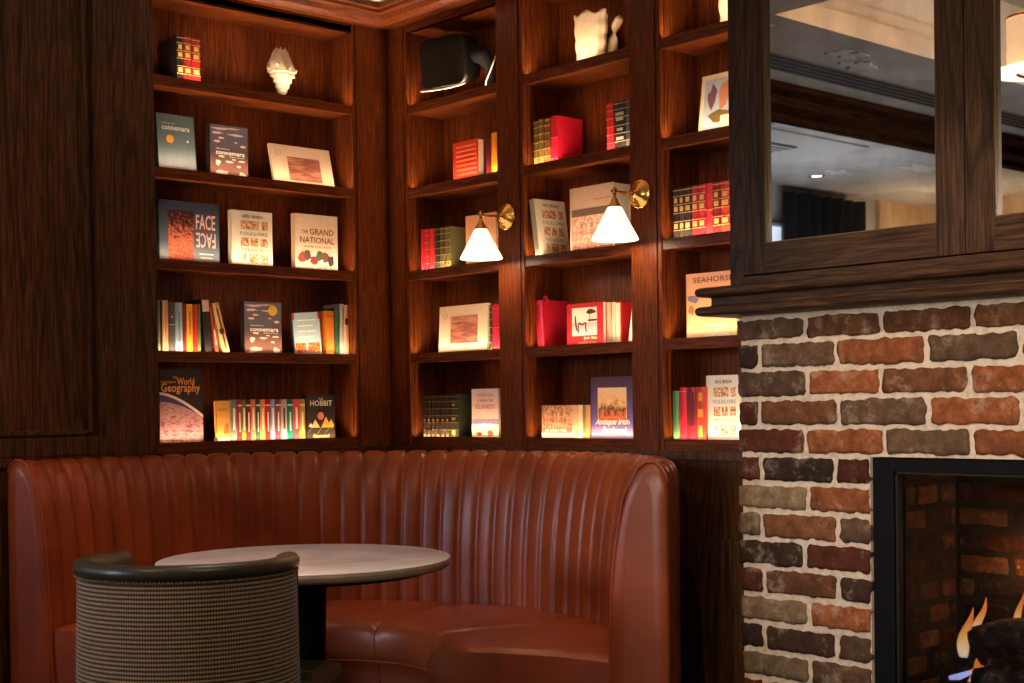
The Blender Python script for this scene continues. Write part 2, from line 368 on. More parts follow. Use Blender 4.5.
# ------------------------------------------------------------------ bookcases
ZS = [2.395, 2.06, 1.725, 1.39, 1.055]
TOPZ = 2.69; DEP = .19; LIP = .010
strip_glow = emit('led_diffuser', (1, .66, .36), 6)
def bookcase(label, MW, x0, x1, axmat, led, lead=None, stile_l=None, stile_r=None):
    e = empty('bookcase', (0, 0, 0), (0, 0, 0), label, 'bookcase'); e.matrix_world = MW
    def part(name, mat, fn, bev=0, lab=None):
        m = MB(); fn(m); o = m.build(name, mat, e, bev)
        if lab: o['label'] = lab
        return o
    part('back_panel', WV, lambda m: m.box((x0-.005, DEP, 1.0), (x1+.005, DEP+.012, CH-.02)))
    part('side_panel', WV, lambda m: m.box((x0-.014, .0205, 1.0185), (x0, DEP, TOPZ)))
    part('side_panel', WV, lambda m: m.box((x1, .0205, 1.0185), (x1+.014, DEP, TOPZ)))
    part('top_board', axmat, lambda m: (m.box((x0-.014, .0205, TOPZ), (x1+.014, DEP, TOPZ+.025)), m.box((x0, .0, TOPZ), (x1, .0205, TOPZ+.025)), m.box((x0, 0, TOPZ), (x1, .02, CH))), .001)
    for i, z in enumerate(ZS):
        def sh(m, z=z, i=i):
            m.box((x0, .013, z-.032), (x1, DEP, z-LIP))
            m.box((x0, .001, z-.037), (x1, .013, z), bev=.0015)
        s = part('shelf', axmat, sh)
        m = MB(); m.box((x0+.01, .0145, z-LIP), (x1-.01, .0205, z-LIP+.003)); m.build('light_strip', strip_glow, s)
        L = bpy.data.lights.new('shelf_led', 'AREA'); L.shape = 'RECTANGLE'; L.size = (x1-x0)-.02; L.size_y = .006; L.energy = led*(x1-x0)*(1 if i else 1.0); L.color = LEDC
        o = bpy.data.objects.new('shelf_led', L); COL.objects.link(o); o.parent = e
        o.location = ((x0+x1)/2, .0195, z-LIP+.0045); o.rotation_euler = (R(180-LEDTILT), 0, 0); L.spread = R(130)   # facing up
    # face frame: stiles with fine reeded edges, and the bottom rail
    if stile_l: 
        part('stile', WV, lambda m: m.box((stile_l, 0, 1.018), (x0-.026, .02, CH), bev=.0015))
        part('edge_moulding', WV, lambda m: (m.box((x0-.0255, .004, 1.018), (x0-.014, .02, TOPZ+.05), bev=.002), m.box((x0-.0125, -.003, 1.018), (x0-.0005, .02, TOPZ+.05), bev=.003)))
    if stile_r:
        part('stile', WV, lambda m: m.box((x1+.020, 0, 1.018), (stile_r, .02, CH), bev=.0015))
        part('edge_moulding', WV, lambda m: (m.box((x1+.0005, -.003, 1.018), (x1+.0115, .02, TOPZ+.05), bev=.003), m.box((x1+.0125, .004, 1.018), (x1+.0195, .02, TOPZ+.05), bev=.002)))
    part('bottom_rail', axmat, lambda m: m.box((x0-.02, .003, 1.018), (x1+.02, .02, 1.0175+.0), bev=0) if False else m.box((x0, .003, 1.005), (x1, .19, 1.018)))
    return e
LED = 2.35; LEDTILT = 2
BA = bookcase('dark oak bookcase on the left wall with five lit shelves, widest of the four', MWA, -1.059, -.178, WX, LED, stile_r=-.001)
BB = bookcase('dark oak bookcase next to the room corner, black speaker on its top shelf', MWB, .132, .675, WY, LED, stile_l=.001)
BC = bookcase('dark oak bookcase between the two brass wall lamps', MWB, .825, 1.3585, WY, LED, stile_l=.677)
BDD = bookcase('dark oak bookcase partly hidden by the brick chimney', MWB, 1.504, 2.04, WY, LED, stile_l=1.3605)
def crown():
    # stepped crown running along both walls under the ceiling
    steps = [(.004, 2.722), (.05, 2.726), (.075, 2.712), (.09, 2.706), (.10, 2.713), (.118, 2.72), (.13, 2.738), (.15, 2.742), (.15, 2.752), (.16, 2.758), (.16, 2.775), (0, 2.775), (0, 2.722)]
    m = MB(); rows = []
    for P in (lambda p, z: (-1.32, -p, z), lambda p, z: (-p, -p, z), lambda p, z: (-p, -2.06, z)):
        rows.append([P(p, z) for p, z in steps])
    m.grid(rows, smooth=False)
    struct(m.build('trim_2', WX))
crown()

# ------------------------------------------------------------------ overmantel cabinet, mantel, chimney
def mirror_mat():
    m, nt, b = new_mat('antique_mirror')
    b.inputs['Metallic'].default_value = 1; b.inputs['Roughness'].default_value = .015
    n = nt.nodes.new('ShaderNodeTexNoise'); n.inputs['Scale'].default_value = 6; n.inputs['Detail'].default_value = 8
    rp = ramp(nt, [(.35, (.70, .70, .70)), (.6, (.86, .86, .85))]); nt.links.new(n.outputs['Fac'], rp.inputs[0]); nt.links.new(rp.outputs[0], b.inputs['Base Color'])
    return m
def overmantel():
    e = empty('overmantel_cabinet', (-.4, -2.118, 1.5), label='dark oak overmantel cabinet with mirrored doors standing on the mantel', cat='cabinet')
    e_ = Matrix.Translation((.4, 2.118, -1.5))
    def part(name, mat, boxes, parent=e, bev=.002, off=True):
        m = MB()
        for a, b_ in boxes: m.box(a, b_, 0, bev=bev)
        for v in m.bm.verts: v.co = e_ @ v.co
        return m.build(name, mat, parent)
    part('carcass', CV, [((-.4, -2.166, 1.5), (-.02, -2.118, 2.77)), ((-.36, -3.7, 1.5), (-.02, -2.166, 2.77))])
    part('plinth_rail', CY, [((-.4, -3.7, 1.5), (-.36, -2.166, 1.528))])
    yl = -2.168
    for (y0, y1, g0, g1, nm) in ((yl, -2.856, -2.243, -2.778, 0), (-2.859, -3.55, -2.936, -3.47, 1)):
        zb, gb = 1.531, 1.615
        d = part('door', CV, [((-.404, g0, zb), (-.362, y0, 2.76)), ((-.404, y1, zb), (-.362, g1, 2.76))])
        part('rail', CY, [((-.404, g1, zb), (-.362, g0, gb))], d, bev=.0015); part('rail', CY, [((-.404, g1, 2.70), (-.362, g0, 2.76))], d, bev=.0015)
        part('mirror', mirror_mat(), [((-.386, g1-.005, gb-.005), (-.380, g0+.005, 2.705))], d, bev=0)
        part('glazing_bead', flat((120, 88, 52), .35, .2), [((-.400, g0-.003, gb), (-.386, g0, 2.70)), ((-.400, g1, gb), (-.386, g1+.003, 2.70)), ((-.400, g1, gb), (-.386, g0, gb+.0025))], d, bev=0)
    # mantel shelf: two rounded lips with a hollow between
    prof = [(-.30, 1.499), (-.474, 1.499), (-.482, 1.496), (-.486, 1.490), (-.486, 1.481), (-.482, 1.475), (-.474, 1.472), (-.456, 1.471), (-.453, 1.468), (-.453, 1.449), (-.456, 1.446), (-.474, 1.445), (-.482, 1.442), (-.486, 1.436), (-.486, 1.427), (-.482, 1.421), (-.474, 1.418), (-.44, 1.417), (-.30, 1.417)]
    m = MB(); rows = []
    yL = -2.145
    for mode in (0, 1, 2):
        row = []
        for x, z in prof:
            o = -x-.4
            if mode == 0: row.append((-.02 if True else x, yL+o, z))
            elif mode == 1: row.append((x, yL+o, z))
            else: row.append((x, -3.75, z))
        rows.append(row)
    m.grid(rows, smooth=False)
    m.box((-.44, -3.75, 1.4175), (-.02, yL+.02, 1.4985))
    o = m.build('mantel_shelf', CY); tag(o, 'dark oak mantel shelf with two rounded lips above the brickwork', 'mantel')
overmantel()

def brick_material(dark=1.0):
    m, nt, b = new_mat('reclaimed_brick' if dark == 1.0 else 'sooty_firebrick'); N = nt.nodes; L = nt.links
    at = N.new('ShaderNodeAttribute'); at.attribute_name = 'tone'
    g = N.new('ShaderNodeNewGeometry')
    n = N.new('ShaderNodeTexNoise'); n.inputs['Scale'].default_value = 28; n.inputs['Detail'].default_value = 7; n.inputs['Roughness'].default_value = .7
    L.new(g.outputs['Position'], n.inputs['Vector'])
    rp = ramp(nt, [(.25, (.35, .33, .33)), (.45, (.75, .72, .7)), (.6, (1.1, 1.08, 1.02)), (.75, (1.7, 1.7, 1.65))]); L.new(n.outputs['Fac'], rp.inputs[0])
    mx = N.new('ShaderNodeMix'); mx.data_type = 'RGBA'; mx.blend_type = 'MULTIPLY'; mx.inputs[0].default_value = 1
    L.new(at.outputs['Color'], mx.inputs[6]); L.new(rp.outputs[0], mx.inputs[7])
    # pale lime smears
    n3 = N.new('ShaderNodeTexNoise'); n3.inputs['Scale'].default_value = 11; n3.inputs['Detail'].default_value = 9; n3.inputs['Roughness'].default_value = .75
    L.new(g.outputs['Position'], n3.inputs['Vector'])
    r3 = ramp(nt, [(.54, (0, 0, 0)), (.66, (.4, .4, .4)), (.78, (.8, .8, .8))]); L.new(n3.outputs['Fac'], r3.inputs[0])
    m2 = N.new('ShaderNodeMix'); m2.data_type = 'RGBA'; L.new(r3.outputs[0], m2.inputs[0]); L.new(mx.outputs[2], m2.inputs[6]); m2.inputs[7].default_value = (.50*dark, .36*dark, .25*dark, 1)
    L.new(m2.outputs[2], b.inputs['Base Color']); b.inputs['Roughness'].default_value = .88; b.inputs['Specular IOR Level'].default_value = .2
    bp = N.new('ShaderNodeBump'); bp.inputs['Strength'].default_value = .9; bp.inputs['Distance'].default_value = .008
    L.new(n.outputs['Fac'], bp.inputs['Height']); L.new(bp.outputs[0], b.inputs['Normal'])
    return m
def mortar_material(col):
    m, nt, b = new_mat('lime_mortar'); N = nt.nodes; L = nt.links
    g = N.new('ShaderNodeNewGeometry')
    n = N.new('ShaderNodeTexNoise'); n.inputs['Scale'].default_value = 60; n.inputs['Detail'].default_value = 6
    L.new(g.outputs['Position'], n.inputs['Vector'])
    rp = ramp(nt, [(.3, tuple(c*.7 for c in col)), (.6, col)]); L.new(n.outputs['Fac'], rp.inputs[0]); L.new(rp.outputs[0], b.inputs['Base Color'])
    b.inputs['Roughness'].default_value = .95
    bp = N.new('ShaderNodeBump'); bp.inputs['Strength'].default_value = .8; bp.inputs['Distance'].default_value = .005
    L.new(n.outputs['Fac'], bp.inputs['Height']); L.new(bp.outputs[0], b.inputs['Normal'])
    return m
TONES = {k_: tuple(c_*1.7 for c_ in v_) for k_, v_ in {'O': (.29, .165, .095), 'B': (.24, .15, .095), 'G': (.20, .15, .112), 'D': (.115, .082, .062), 'R': (.165, .08, .05), 'P': (.27, .225, .17), 'N': (.13, .085, .065)}.items()}
def brick(m, lay, P, u0, u1, v0, v1, tone, jit=.0046, depth=.012):
    """one rough-edged brick face on the plane given by P(u, v, out)"""
    nu = max(3, int((u1-u0)/.010)); nv = 6
    rows = []; seed = random.random()*100
    c = TONES[tone]; k = .85+.3*random.random()
    back = []
    for j in range(nv+1):
        row = []
        for i in range(nu+1):
            u = u0+(u1-u0)*i/nu; v = v0+(v1-v0)*j/nv
            ed = i in (0, nu) or j in (0, nv)
            q = Vector((u*48+seed, v*48, seed))
            du = noise.noise(q)*jit*1.6 if ed else 0; dv = noise.noise(q+Vector((9, 4, 2)))*jit*1.5 if ed else 0
            if i in (0, nu) and j in (0, nv): du += (.003 if i == 0 else -.003); dv += (.002 if j == 0 else -.002)
            out = noise.noise(q*.6)*.0022 + (-.003 if ed else .001)
            row.append(P(u+du, v+dv, out))
        rows.append(row)
    vr = m.grid(rows, 0)
    loop = [vr[0][i] for i in range(nu+1)]+[vr[j][nu] for j in range(1, nv+1)]+[vr[nv][i] for i in range(nu-1, -1, -1)]+[vr[j][0] for j in range(nv-1, 0, -1)]
    o3 = P(0, 0, 0); o4 = P(0, 0, -depth); off = Vector(o4)-Vector(o3)
    bk = [m.bm.verts.new(v.co+off) for v in loop]
    n = len(loop); fs = []
    for i in range(n): fs.append(m.bm.faces.new((loop[i], loop[(i+1) % n], bk[(i+1) % n], bk[i])))
    allf = set(f for r_ in vr for v in r_ for f in v.link_faces) | set(fs)
    for f in allf:
        for lp in f.loops: lp[lay] = (c[0]*k, c[1]*k, c[2]*k, 1)
def chimney():
    e = empty('wall_chimney', (-.4, -2.145, 0)); e['kind'] = 'structure'; T = Matrix.Translation((.4, 2.145, 0))
    m = MB()
    ya, yb = -2.150, -3.70; fy0, fy1, fz0, fz1 = -2.572, -3.47, .25, 1.0275
    mo = MB()
    xf = -.394
    mo.box((xf, fy0, 0), (-.02, ya, 1.42)); mo.box((xf, yb, 0), (-.02, fy1, 1.42)); mo.box((xf, fy1, fz1), (-.02, fy0, 1.42)); mo.box((xf, fy1, 0), (-.02, fy0, fz0))
    lay = m.bm.loops.layers.color.new('tone')
    P = lambda u, v, o: (-.4-o, u, v)
    codes = ['GBBBO', 'DGOGO', 'GOBOB', 'RBGOO', 'ROGOB', 'RDR', 'PO', 'PBG', 'DR', 'RBN', 'PO', 'DNG', 'PG', 'RBB', 'OGB', 'BRG', 'GOB', 'RB']
    for r_ in range(18):
        zb = 1.341-.0784*r_; z0 = zb+.0075; z1 = zb+.0784-.0075
        if r_ == 0: z1 = 1.404
        odd = r_ % 2 == 0
        js = [-2.369, -2.612, -2.865, -3.11, -3.36, -3.61] if odd else [-2.219, -2.472, -2.74, -2.996, -3.24, -3.48]
        js = [j+random.uniform(-.008, .008) for j in js]
        ed = [-2.143+random.uniform(-.004, .006)]+js+[yb]
        segs = [(ed[i], ed[i+1]) for i in range(len(ed)-1)]
        ci = 0
        for (a, b_) in segs:
            a2, b2 = a, b_
            pieces = [(a2, b2)]
            if zb < fz1-.02 and zb+.07 > fz0:
                pieces = []
                if a2 > fy0: pieces.append((a2, max(b2, fy0-.0)))
                if b2 < fy1: pieces.append((min(a2, fy1), b2))
            for (p, q) in pieces:
                if p-q < .03: continue
                t = codes[r_][ci] if ci < len(codes[r_]) else random.choice('OBGRN'); ci += 1
                g0 = .0075 if p != fy0 else 0; g1 = .0075 if abs(q-fy0) > 1e-6 else .001
                brick(m, lay, P, q+g1, p-(g0 if p < -2.16 else 0), z0+random.uniform(-.0015, .0015), z1+random.uniform(-.0015, .0015), t)
    # returns of the breast, header and stretcher on each side
    for r_ in range(18):
        zb = 1.341-.0784*r_; c0 = [-.40, -.275, -.03] if r_ % 2 == 0 else [-.40, -.165, -.03]
        for a_, b_ in zip(c0, c0[1:]):
            brick(m, lay, lambda u, v, o: (u, ya+.001+o, v), a_+.008, b_-.007, zb+.0075, min(zb+.0709, 1.404), random.choice('OBGRN'))
            brick(m, lay, lambda u, v, o: (u, yb-.001-o, v), a_+.008, b_-.007, zb+.0075, min(zb+.0709, 1.404), random.choice('OBGRN'))
    for x in (m, mo):
        for v in x.bm.verts: v.co = T @ v.co
    # subdivided rough mortar
    mo.build('mortar', mortar_material((.56, .44, .33)), e)
    m.build('brickwork', brick_material(), e)
chimney()

def fireplace():
    e = empty('gas_fireplace', (-.36, -3.02, .25), label='black framed glass-fronted gas fire set into the brick chimney', cat='fireplace')
    T = Matrix.Translation((.36, 3.02, -.25))
    def fin(m, n, mt, par=e, bev=0):
        for v in m.bm.verts: v.co = T @ v.co
        return m.build(n, mt, par, bev)
    y0, y1, z0, z1 = -2.575, -3.468, .252, 1.025; w = .062
    m = MB()
    for a, b_ in (((-.388, y0-w, z0), (-.34, y0, z1)), ((-.388, y1, z0), (-.34, y1+w, z1)), ((-.3875, y1+w-.001, z1-.035), (-.3405, y0-w+.001, z1)), ((-.3875, y1+w-.001, z0), (-.3405, y0-w+.001, z0+.06))): m.box(a, b_, bev=.002)
    fin(m, 'frame', DARKM)
    m = MB()
    for a, b_ in (((-.378, y0-w-.006, z0+.06), (-.36, y0-w, z1-.035)), ((-.378, y1+w, z0+.06), (-.36, y1+w+.006, z1-.035)), ((-.378, y1+w, z1-.041), (-.36, y0-w, z1-.035))): m.box(a, b_)
    fin(m, 'inner_bead', flat((44, 36, 30), .5, .5))
    gm, nt, b = new_mat('fire_glass'); b.inputs['Base Color'].default_value = (.55, .55, .55, 1); b.inputs['Roughness'].default_value = 0.02; b.inputs['Transmission Weight'].default_value = 1; b.inputs['IOR'].default_value = 1.25
    m = MB(); m.box((-.366, y1+w, z0+.06), (-.362, y0-w, z1-.035)); fin(m, 'glass_panel', gm)
    # brick-lined firebox
    m = MB(); mo = MB(); lay = m.bm.loops.layers.color.new('tone')
    xb = -.09; ys = y0-w-.004; ys2 = y1+w+.004
    mo.box((-.34, ys, z0), (xb+.02, ys+.012, z1)); mo.box((-.34, ys2-.012, z0), (xb+.02, ys2, z1)); mo.box((xb, ys2, z0), (xb+.02, ys, z1)); mo.box((-.34, ys2, z1-.02), (xb, ys, z1)); mo.box((-.34, ys2, z0), (xb, ys, z0+.06))
    ks = 'BRNBNRGB'
    for r_ in range(11):
        zb = .315+.064*r_; 
        if zb+.06 > z1: continue
        x = -.345-(.05 if r_ % 2 else 0)
        while x < xb-.02:
            a, b_ = max(x, -.34)+.004, min(x+.11, xb)-.004
            if b_-a > .015: brick(m, lay, lambda u, v, o: (u, ys-.001-o, v), a, b_, zb+.005, zb+.059, random.choice(ks), .0015, .006)
            if b_-a > .015: brick(m, lay, lambda u, v, o: (u, ys2+.001+o, v), a, b_, zb+.005, zb+.059, random.choice(ks), .0015, .006)
            x += .11
        y = ys2-(.1 if r_ % 2 else 0)
        while y < ys:
            a, b_ = max(y, ys2)+.005, min(y+.2, ys)-.005
            if b_-a > .02: brick(m, lay, lambda u, v, o: (xb-.001-o, u, v), a, b_, zb+.005, zb+.059, random.choice(ks), .0015, .006)
            y += .2
    fin(mo, 'firebox_lining', mortar_material((.018, .012, .008))); fin(m, 'firebox_bricks', brick_material(.5))
    m = MB(); m.box((-.33, y1+w+.03, .31), (-.11, y0-w-.03, .42), bev=.01)
    for k in range(70):
        a = Matrix.Translation((random.uniform(-.31, -.12), random.uniform(y1+w+.05, y0-w-.05), .425+random.uniform(-.004, .01))) @ Matrix.Rotation(random.random()*6, 4, (random.random(), random.random(), 1))
        q = random.uniform(.012, .028); bmesh.ops.create_icosphere(m.bm, subdivisions=1, radius=q, matrix=a)
    fin(m, 'ember_bed', flat((34, 26, 22), .95))
    # logs
    bark, nt, b = new_mat('charred_log'); g = nt.nodes.new('ShaderNodeNewGeometry')
    n = nt.nodes.new('ShaderNodeTexNoise'); n.inputs['Scale'].default_value = 30; n.inputs['Detail'].default_value = 8; nt.links.new(g.outputs['Position'], n.inputs['Vector'])
    rp = ramp(nt, [(.4, (.012, .010, .010)), (.58, (.05, .03, .02)), (.7, (.22, .12, .06))]); nt.links.new(n.outputs['Fac'], rp.inputs[0]); nt.links.new(rp.outputs[0], b.inputs['Base Color']); b.inputs['Roughness'].default_value = .9
    bp = nt.nodes.new('ShaderNodeBump'); bp.inputs['Strength'].default_value = 1; bp.inputs['Distance'].default_value = .02; nt.links.new(n.outputs['Fac'], bp.inputs['Height']); nt.links.new(bp.outputs[0], b.inputs['Normal'])
    def log(p0, p1, r, nm='log'):
        e2 = nm; m = MB(); p0 = Vector(p0); p1 = Vector(p1); pts = []; rs = []
        for i in range(13):
            t = i/12; pts.append(p0.lerp(p1, t)+Vector((noise.noise(Vector((t*3, r*90, 0)))*.012, 0, noise.noise(Vector((t*3, r*90, 5)))*.014))); rs.append(r*(.86 if i in (0, 12) else 1)*(1+.12*noise.noise(Vector((t*5, 3, r*70)))))
        m.tube(pts, rs, 18)
        for v in m.bm.verts: v.co += Vector((noise.noise(v.co*40), noise.noise(v.co*40+Vector((5, 0, 0))), noise.noise(v.co*40+Vector((0, 7, 0)))))*.005
        return fin(m, nm, bark, e)
    log((-.20, -2.765, .545), (-.235, -3.25, .625), .046)
    log((-.27, -2.80, .452), (-.19, -3.3, .462), .04)
    log((-.16, -2.70, .45), (-.15, -3.1, .47), .045)
    log((-.14, -2.95, .44), (-.30, -3.36, .60), .035)
    # flames
    fm, nt, b = new_mat('flame'); N = nt.nodes; L = nt.links; N.remove(b)
    tc = N.new('ShaderNodeTexCoord'); sp = N.new('ShaderNodeSeparateXYZ'); L.new(tc.outputs['Generated'], sp.inputs[0])
    n = N.new('ShaderNodeTexNoise'); n.inputs['Scale'].default_value = 18; n.inputs['Detail'].default_value = 2; L.new(tc.outputs['Object'], n.inputs['Vector'])
    ad = N.new('ShaderNodeMath'); ad.operation = 'MULTIPLY_ADD'; L.new(n.outputs['Fac'], ad.inputs[0]); ad.inputs[1].default_value = .5; L.new(sp.outputs['Z'], ad.inputs[2])
    rp = ramp(nt, [(.2, (.25, .30, .9)), (.34, (1, .75, .45)), (.6, (1, .48, .14)), (1, (.9, .22, .04))]); L.new(ad.outputs[0], rp.inputs[0])
    em = N.new('ShaderNodeEmission'); em.inputs[1].default_value = 1.3; L.new(rp.outputs[0], em.inputs[0])
    tr = N.new('ShaderNodeBsdfTransparent'); ms = N.new('ShaderNodeMixShader')
    lw = N.new('ShaderNodeLayerWeight'); lw.inputs[0].default_value = .35
    rr = ramp(nt, [(0, (.62,)*3), (.35, (.30,)*3), (.75, (.0,)*3)]); L.new(lw.outputs['Facing'], rr.inputs[0])
    L.new(rr.outputs[0], ms.inputs[0]); L.new(tr.outputs[0], ms.inputs[1]); L.new(em.outputs[0], ms.inputs[2]); L.new(ms.outputs[0], N['Material Output'].inputs[0])
    def flame(x, y, z, h, r, lean, seed):
        m = MB(); rows = []
        for i in range(13):
            t = i/12; rr_ = r*(math.sin(math.pi*min(1, (t*.9+.1))**.75))**.9*(1-t*.35)+.0004
            cy = y+lean*t*t+.012*math.sin(t*5+seed)*t; cx = x+.01*math.sin(t*4+seed*2)*t
            rows.append([(cx+rr_*.55*math.cos(a), cy+rr_*math.sin(a), z+h*t) for a in [2*math.pi*k/12 for k in range(12)]])
        m.grid(rows, 0, True); fin(m, 'flame', fm)
    flame(-.22, -2.735, .50, .135, .021, -.028, 1); flame(-.20, -2.76, .56, .10, .014, -.035, 2.2)
    flame(-.18, -2.865, .57, .12, .012, -.018, .5); flame(-.25, -2.785, .42, .09, .03, -.02, 3); flame(-.21, -2.95, .6, .13, .02, -.03, 4); flame(-.24, -3.1, .62, .15, .025, .02, 5); flame(-.28, -2.80, .415, .06, .016, -.012, 1.5); flame(-.285, -2.835, .41, .07, .018, -.02, 2.5)
    m = MB(); m.tube([(-.27, -2.725, .452), (-.27, -2.75, .458), (-.27, -2.785, .474)], [.006, .009, .006], 10); fin(m, 'burner_flame', emit('blue_gas_flame', (.45, .5, 1.0), .9))
    m = MB(); m.tube([(-.265, -2.785, .477), (-.265, -2.815, .487), (-.265, -2.84, .483)], [.005, .008, .005], 10); fin(m, 'glowing_ember', emit('red_ember', (1, .18, .06), .8))
    p = bpy.data.lights.new('fire_glow', 'POINT'); p.energy = .9; p.color = (1, .5, .2); p.shadow_soft_size = 0
    o = bpy.data.objects.new('fire_glow', p); COL.objects.link(o); o.location = (-.16, -2.86, .74)
    p = bpy.data.lights.new('fire_glow', 'POINT'); p.energy = 1.8; p.color = (1, .5, .2); p.shadow_soft_size = 0
    o = bpy.data.objects.new('fire_glow', p); COL.objects.link(o); o.location = (-.16, -3.15, .78)
fireplace()

# ------------------------------------------------------------------ banquette
def banquette():
    cx, cy = -1.19, -1.12; A0, A1 = R(-62.5), R(115)
    e = empty('curved_banquette', (cx, cy, 0), label='curved tan leather banquette with channelled back round the white table', cat='bench')
    prof = [(.955, .40), (.955, .475), (.957, .56), (.962, .66), (.972, .76), (.986, .85), (1.002, .915), (1.020, .962), (1.040, .995), (1.062, 1.012), (1.085, 1.013), (1.104, 1.002), (1.117, .98), (1.121, .955)]
    NCH = 40; SUB = 8
    def pt(r, a, z): return (r*math.cos(a), r*math.sin(a), z)
    # normals of the profile
    nrm = []
    for i in range(len(prof)):
        a = Vector(prof[max(0, i-1)]); b = Vector(prof[min(len(prof)-1, i+1)]); t = (b-a).normalized(); nrm.append((-t.y, t.x))
    m = MB(); rows = []
    for i, (r, z) in enumerate(prof):
        row = []
        for k in range(NCH*SUB+1):
            u = k/SUB % 1.0; a = A0+(A1-A0)*k/(NCH*SUB)
            amp = .014*(1 if i < len(prof)-2 else .6)
            bul = amp*(max(0, 1-abs(2*u-1)**3.2)**.5)-amp
            if k in (0, NCH*SUB): bul = -.004
            row.append(pt(r+nrm[i][0]*bul*1, a, z+nrm[i][1]*bul))
        rows.append(row)
    m.grid(rows); m.build('channelled_backrest', TAN, e)
    # outer shell and end panels
    m = MB(); rows = []
    for z, r in ((.02, 1.118), (.5, 1.12), (.945, 1.121), (.958, 1.116), (.962, 1.10)):
        rows.append([pt(r, A0+(A1-A0)*k/80, z) for k in range(81)])
    m.grid(rows); m.build('outer_shell', TAN, e)
    for A, sgn in ((A0, -1), (A1, 1)):
        d = sgn*.006/1.0
        m = MB(); out = []
        pr_ = [(.945, .02)]+[(r, z) for r, z in prof]+[(1.122, .90), (1.122, .02)]
        # slightly puffed panel
        cen = Vector((1.04, .5)); rings = []
        for f, o in ((1.0, 0), (.985, .007), (.93, .011), (.5, .013)):
            ring = []
            for (r, z) in pr_:
                q = cen+(Vector((r, z))-cen)*f if f > .9 else Vector((cen.x+(r-cen.x)*.5, cen.y+(z-cen.y)*.9))
                aa = A+sgn*o/q.x
                ring.append(pt(q.x, aa, q.y))
            rings.append(ring)
        m.grid(rings, 0, True); m.bm.faces.new([m.bm.verts.new(p) for p in rings[-1]])
        o_ = m.build('end_panel', TAN, e)
        m = MB(); m.tube([pt(r+nx*.002, A+sgn*.004, z+nz*.002) for (r, z), (nx, nz) in zip([(.945, .05), (.948, .3)]+prof, [(-1, 0), (-1, 0)]+nrm)], .0048, 8)
        m.build('piping', TAN, o_)
    # seat
    z1 = .475; sp = [(.425, .0), (.428, .30), (.425, .33), (.404, .345), (.398, .375), (.398, .43), (.405, .455), (.42, .469), (.445, z1), (.60, z1+.006), (.80, z1+.004), (.95, z1-.005)]
    cuts = [A0, R(-22), R(22), R(68), A1]
    for c in range(4):
        a0, a1 = cuts[c]+.003, cuts[c+1]-.003
        m = MB(); N_ = 26; rows = []
        for k in range(N_+1):
            a = a0+(a1-a0)*k/N_; ed = min(k, N_-k); dz = (-.012 if ed == 0 else (-.003 if ed == 1 else 0))
            rows.append([pt(r, a, z+(dz if z > .44 else 0)) for r, z in sp])
        m.grid(rows)
        for k in (0, -1):
            q = [m.bm.verts.new(p) for p in rows[k]]+[m.bm.verts.new(pt(.95, a0 if k == 0 else a1, 0))]
            m.bm.faces.new(q)
        o = m.build('seat_cushion', TAN, e)
        m = MB(); m.tube([pt(.4035, a0+(a1-a0)*k/30, .347) for k in range(31)], .003, 6); m.build('seam_piping', TAN, o)
    o = MB(); o.lathe([(.43, .0), (1.10, .0), (1.10, .03), (.43, .03)], 8)
    o.bm.free()
banquette()

# ------------------------------------------------------------------ round table
def table():
    e = empty('round_table', (-1.318, -1.318, 0), label='round white-topped pedestal table in front of the tan banquette', cat='table')
    tm, nt, b = new_mat('white_quartz_top'); n = nt.nodes.new('ShaderNodeTexNoise'); n.inputs['Scale'].default_value = 9; n.inputs['Detail'].default_value = 8
    rp = ramp(nt, [(.3, (.70, .66, .66)), (.7, (.84, .80, .80))]); nt.links.new(n.outputs['Fac'], rp.inputs[0]); nt.links.new(rp.outputs[0], b.inputs['Base Color']); b.inputs['Roughness'].default_value = .16
    Rr = .412
    m = MB(); m.lathe([(.0005, .749), (.2, .75), (Rr-.006, .75), (Rr, .7475), (Rr+.001, .744)], 96); m.build('tabletop', tm, e)
    m = MB(); m.lathe([(Rr+.0005, .744), (Rr, .738), (Rr-.004, .726), (Rr-.010, .7205), (.05, .719)], 96); o = m.build('top_edge', flat((196, 172, 142), .5), e); o['label'] = 'tan bevelled underside edge'
    m = MB(); m.lathe([(.36, .7195), (.355, .708), (.30, .705), (.12, .703), (.07, .69), (.06, .66), (.056, .5), (.056, .06), (.0005, .055)], 48); m.build('pedestal', DARKM, e)
    m = MB(); m.lathe([(.0005, .001), (.235, .001), (.238, .008), (.22, .018), (.08, .032), (.056, .06)], 56); m.build('base', DARKM, e)
table()

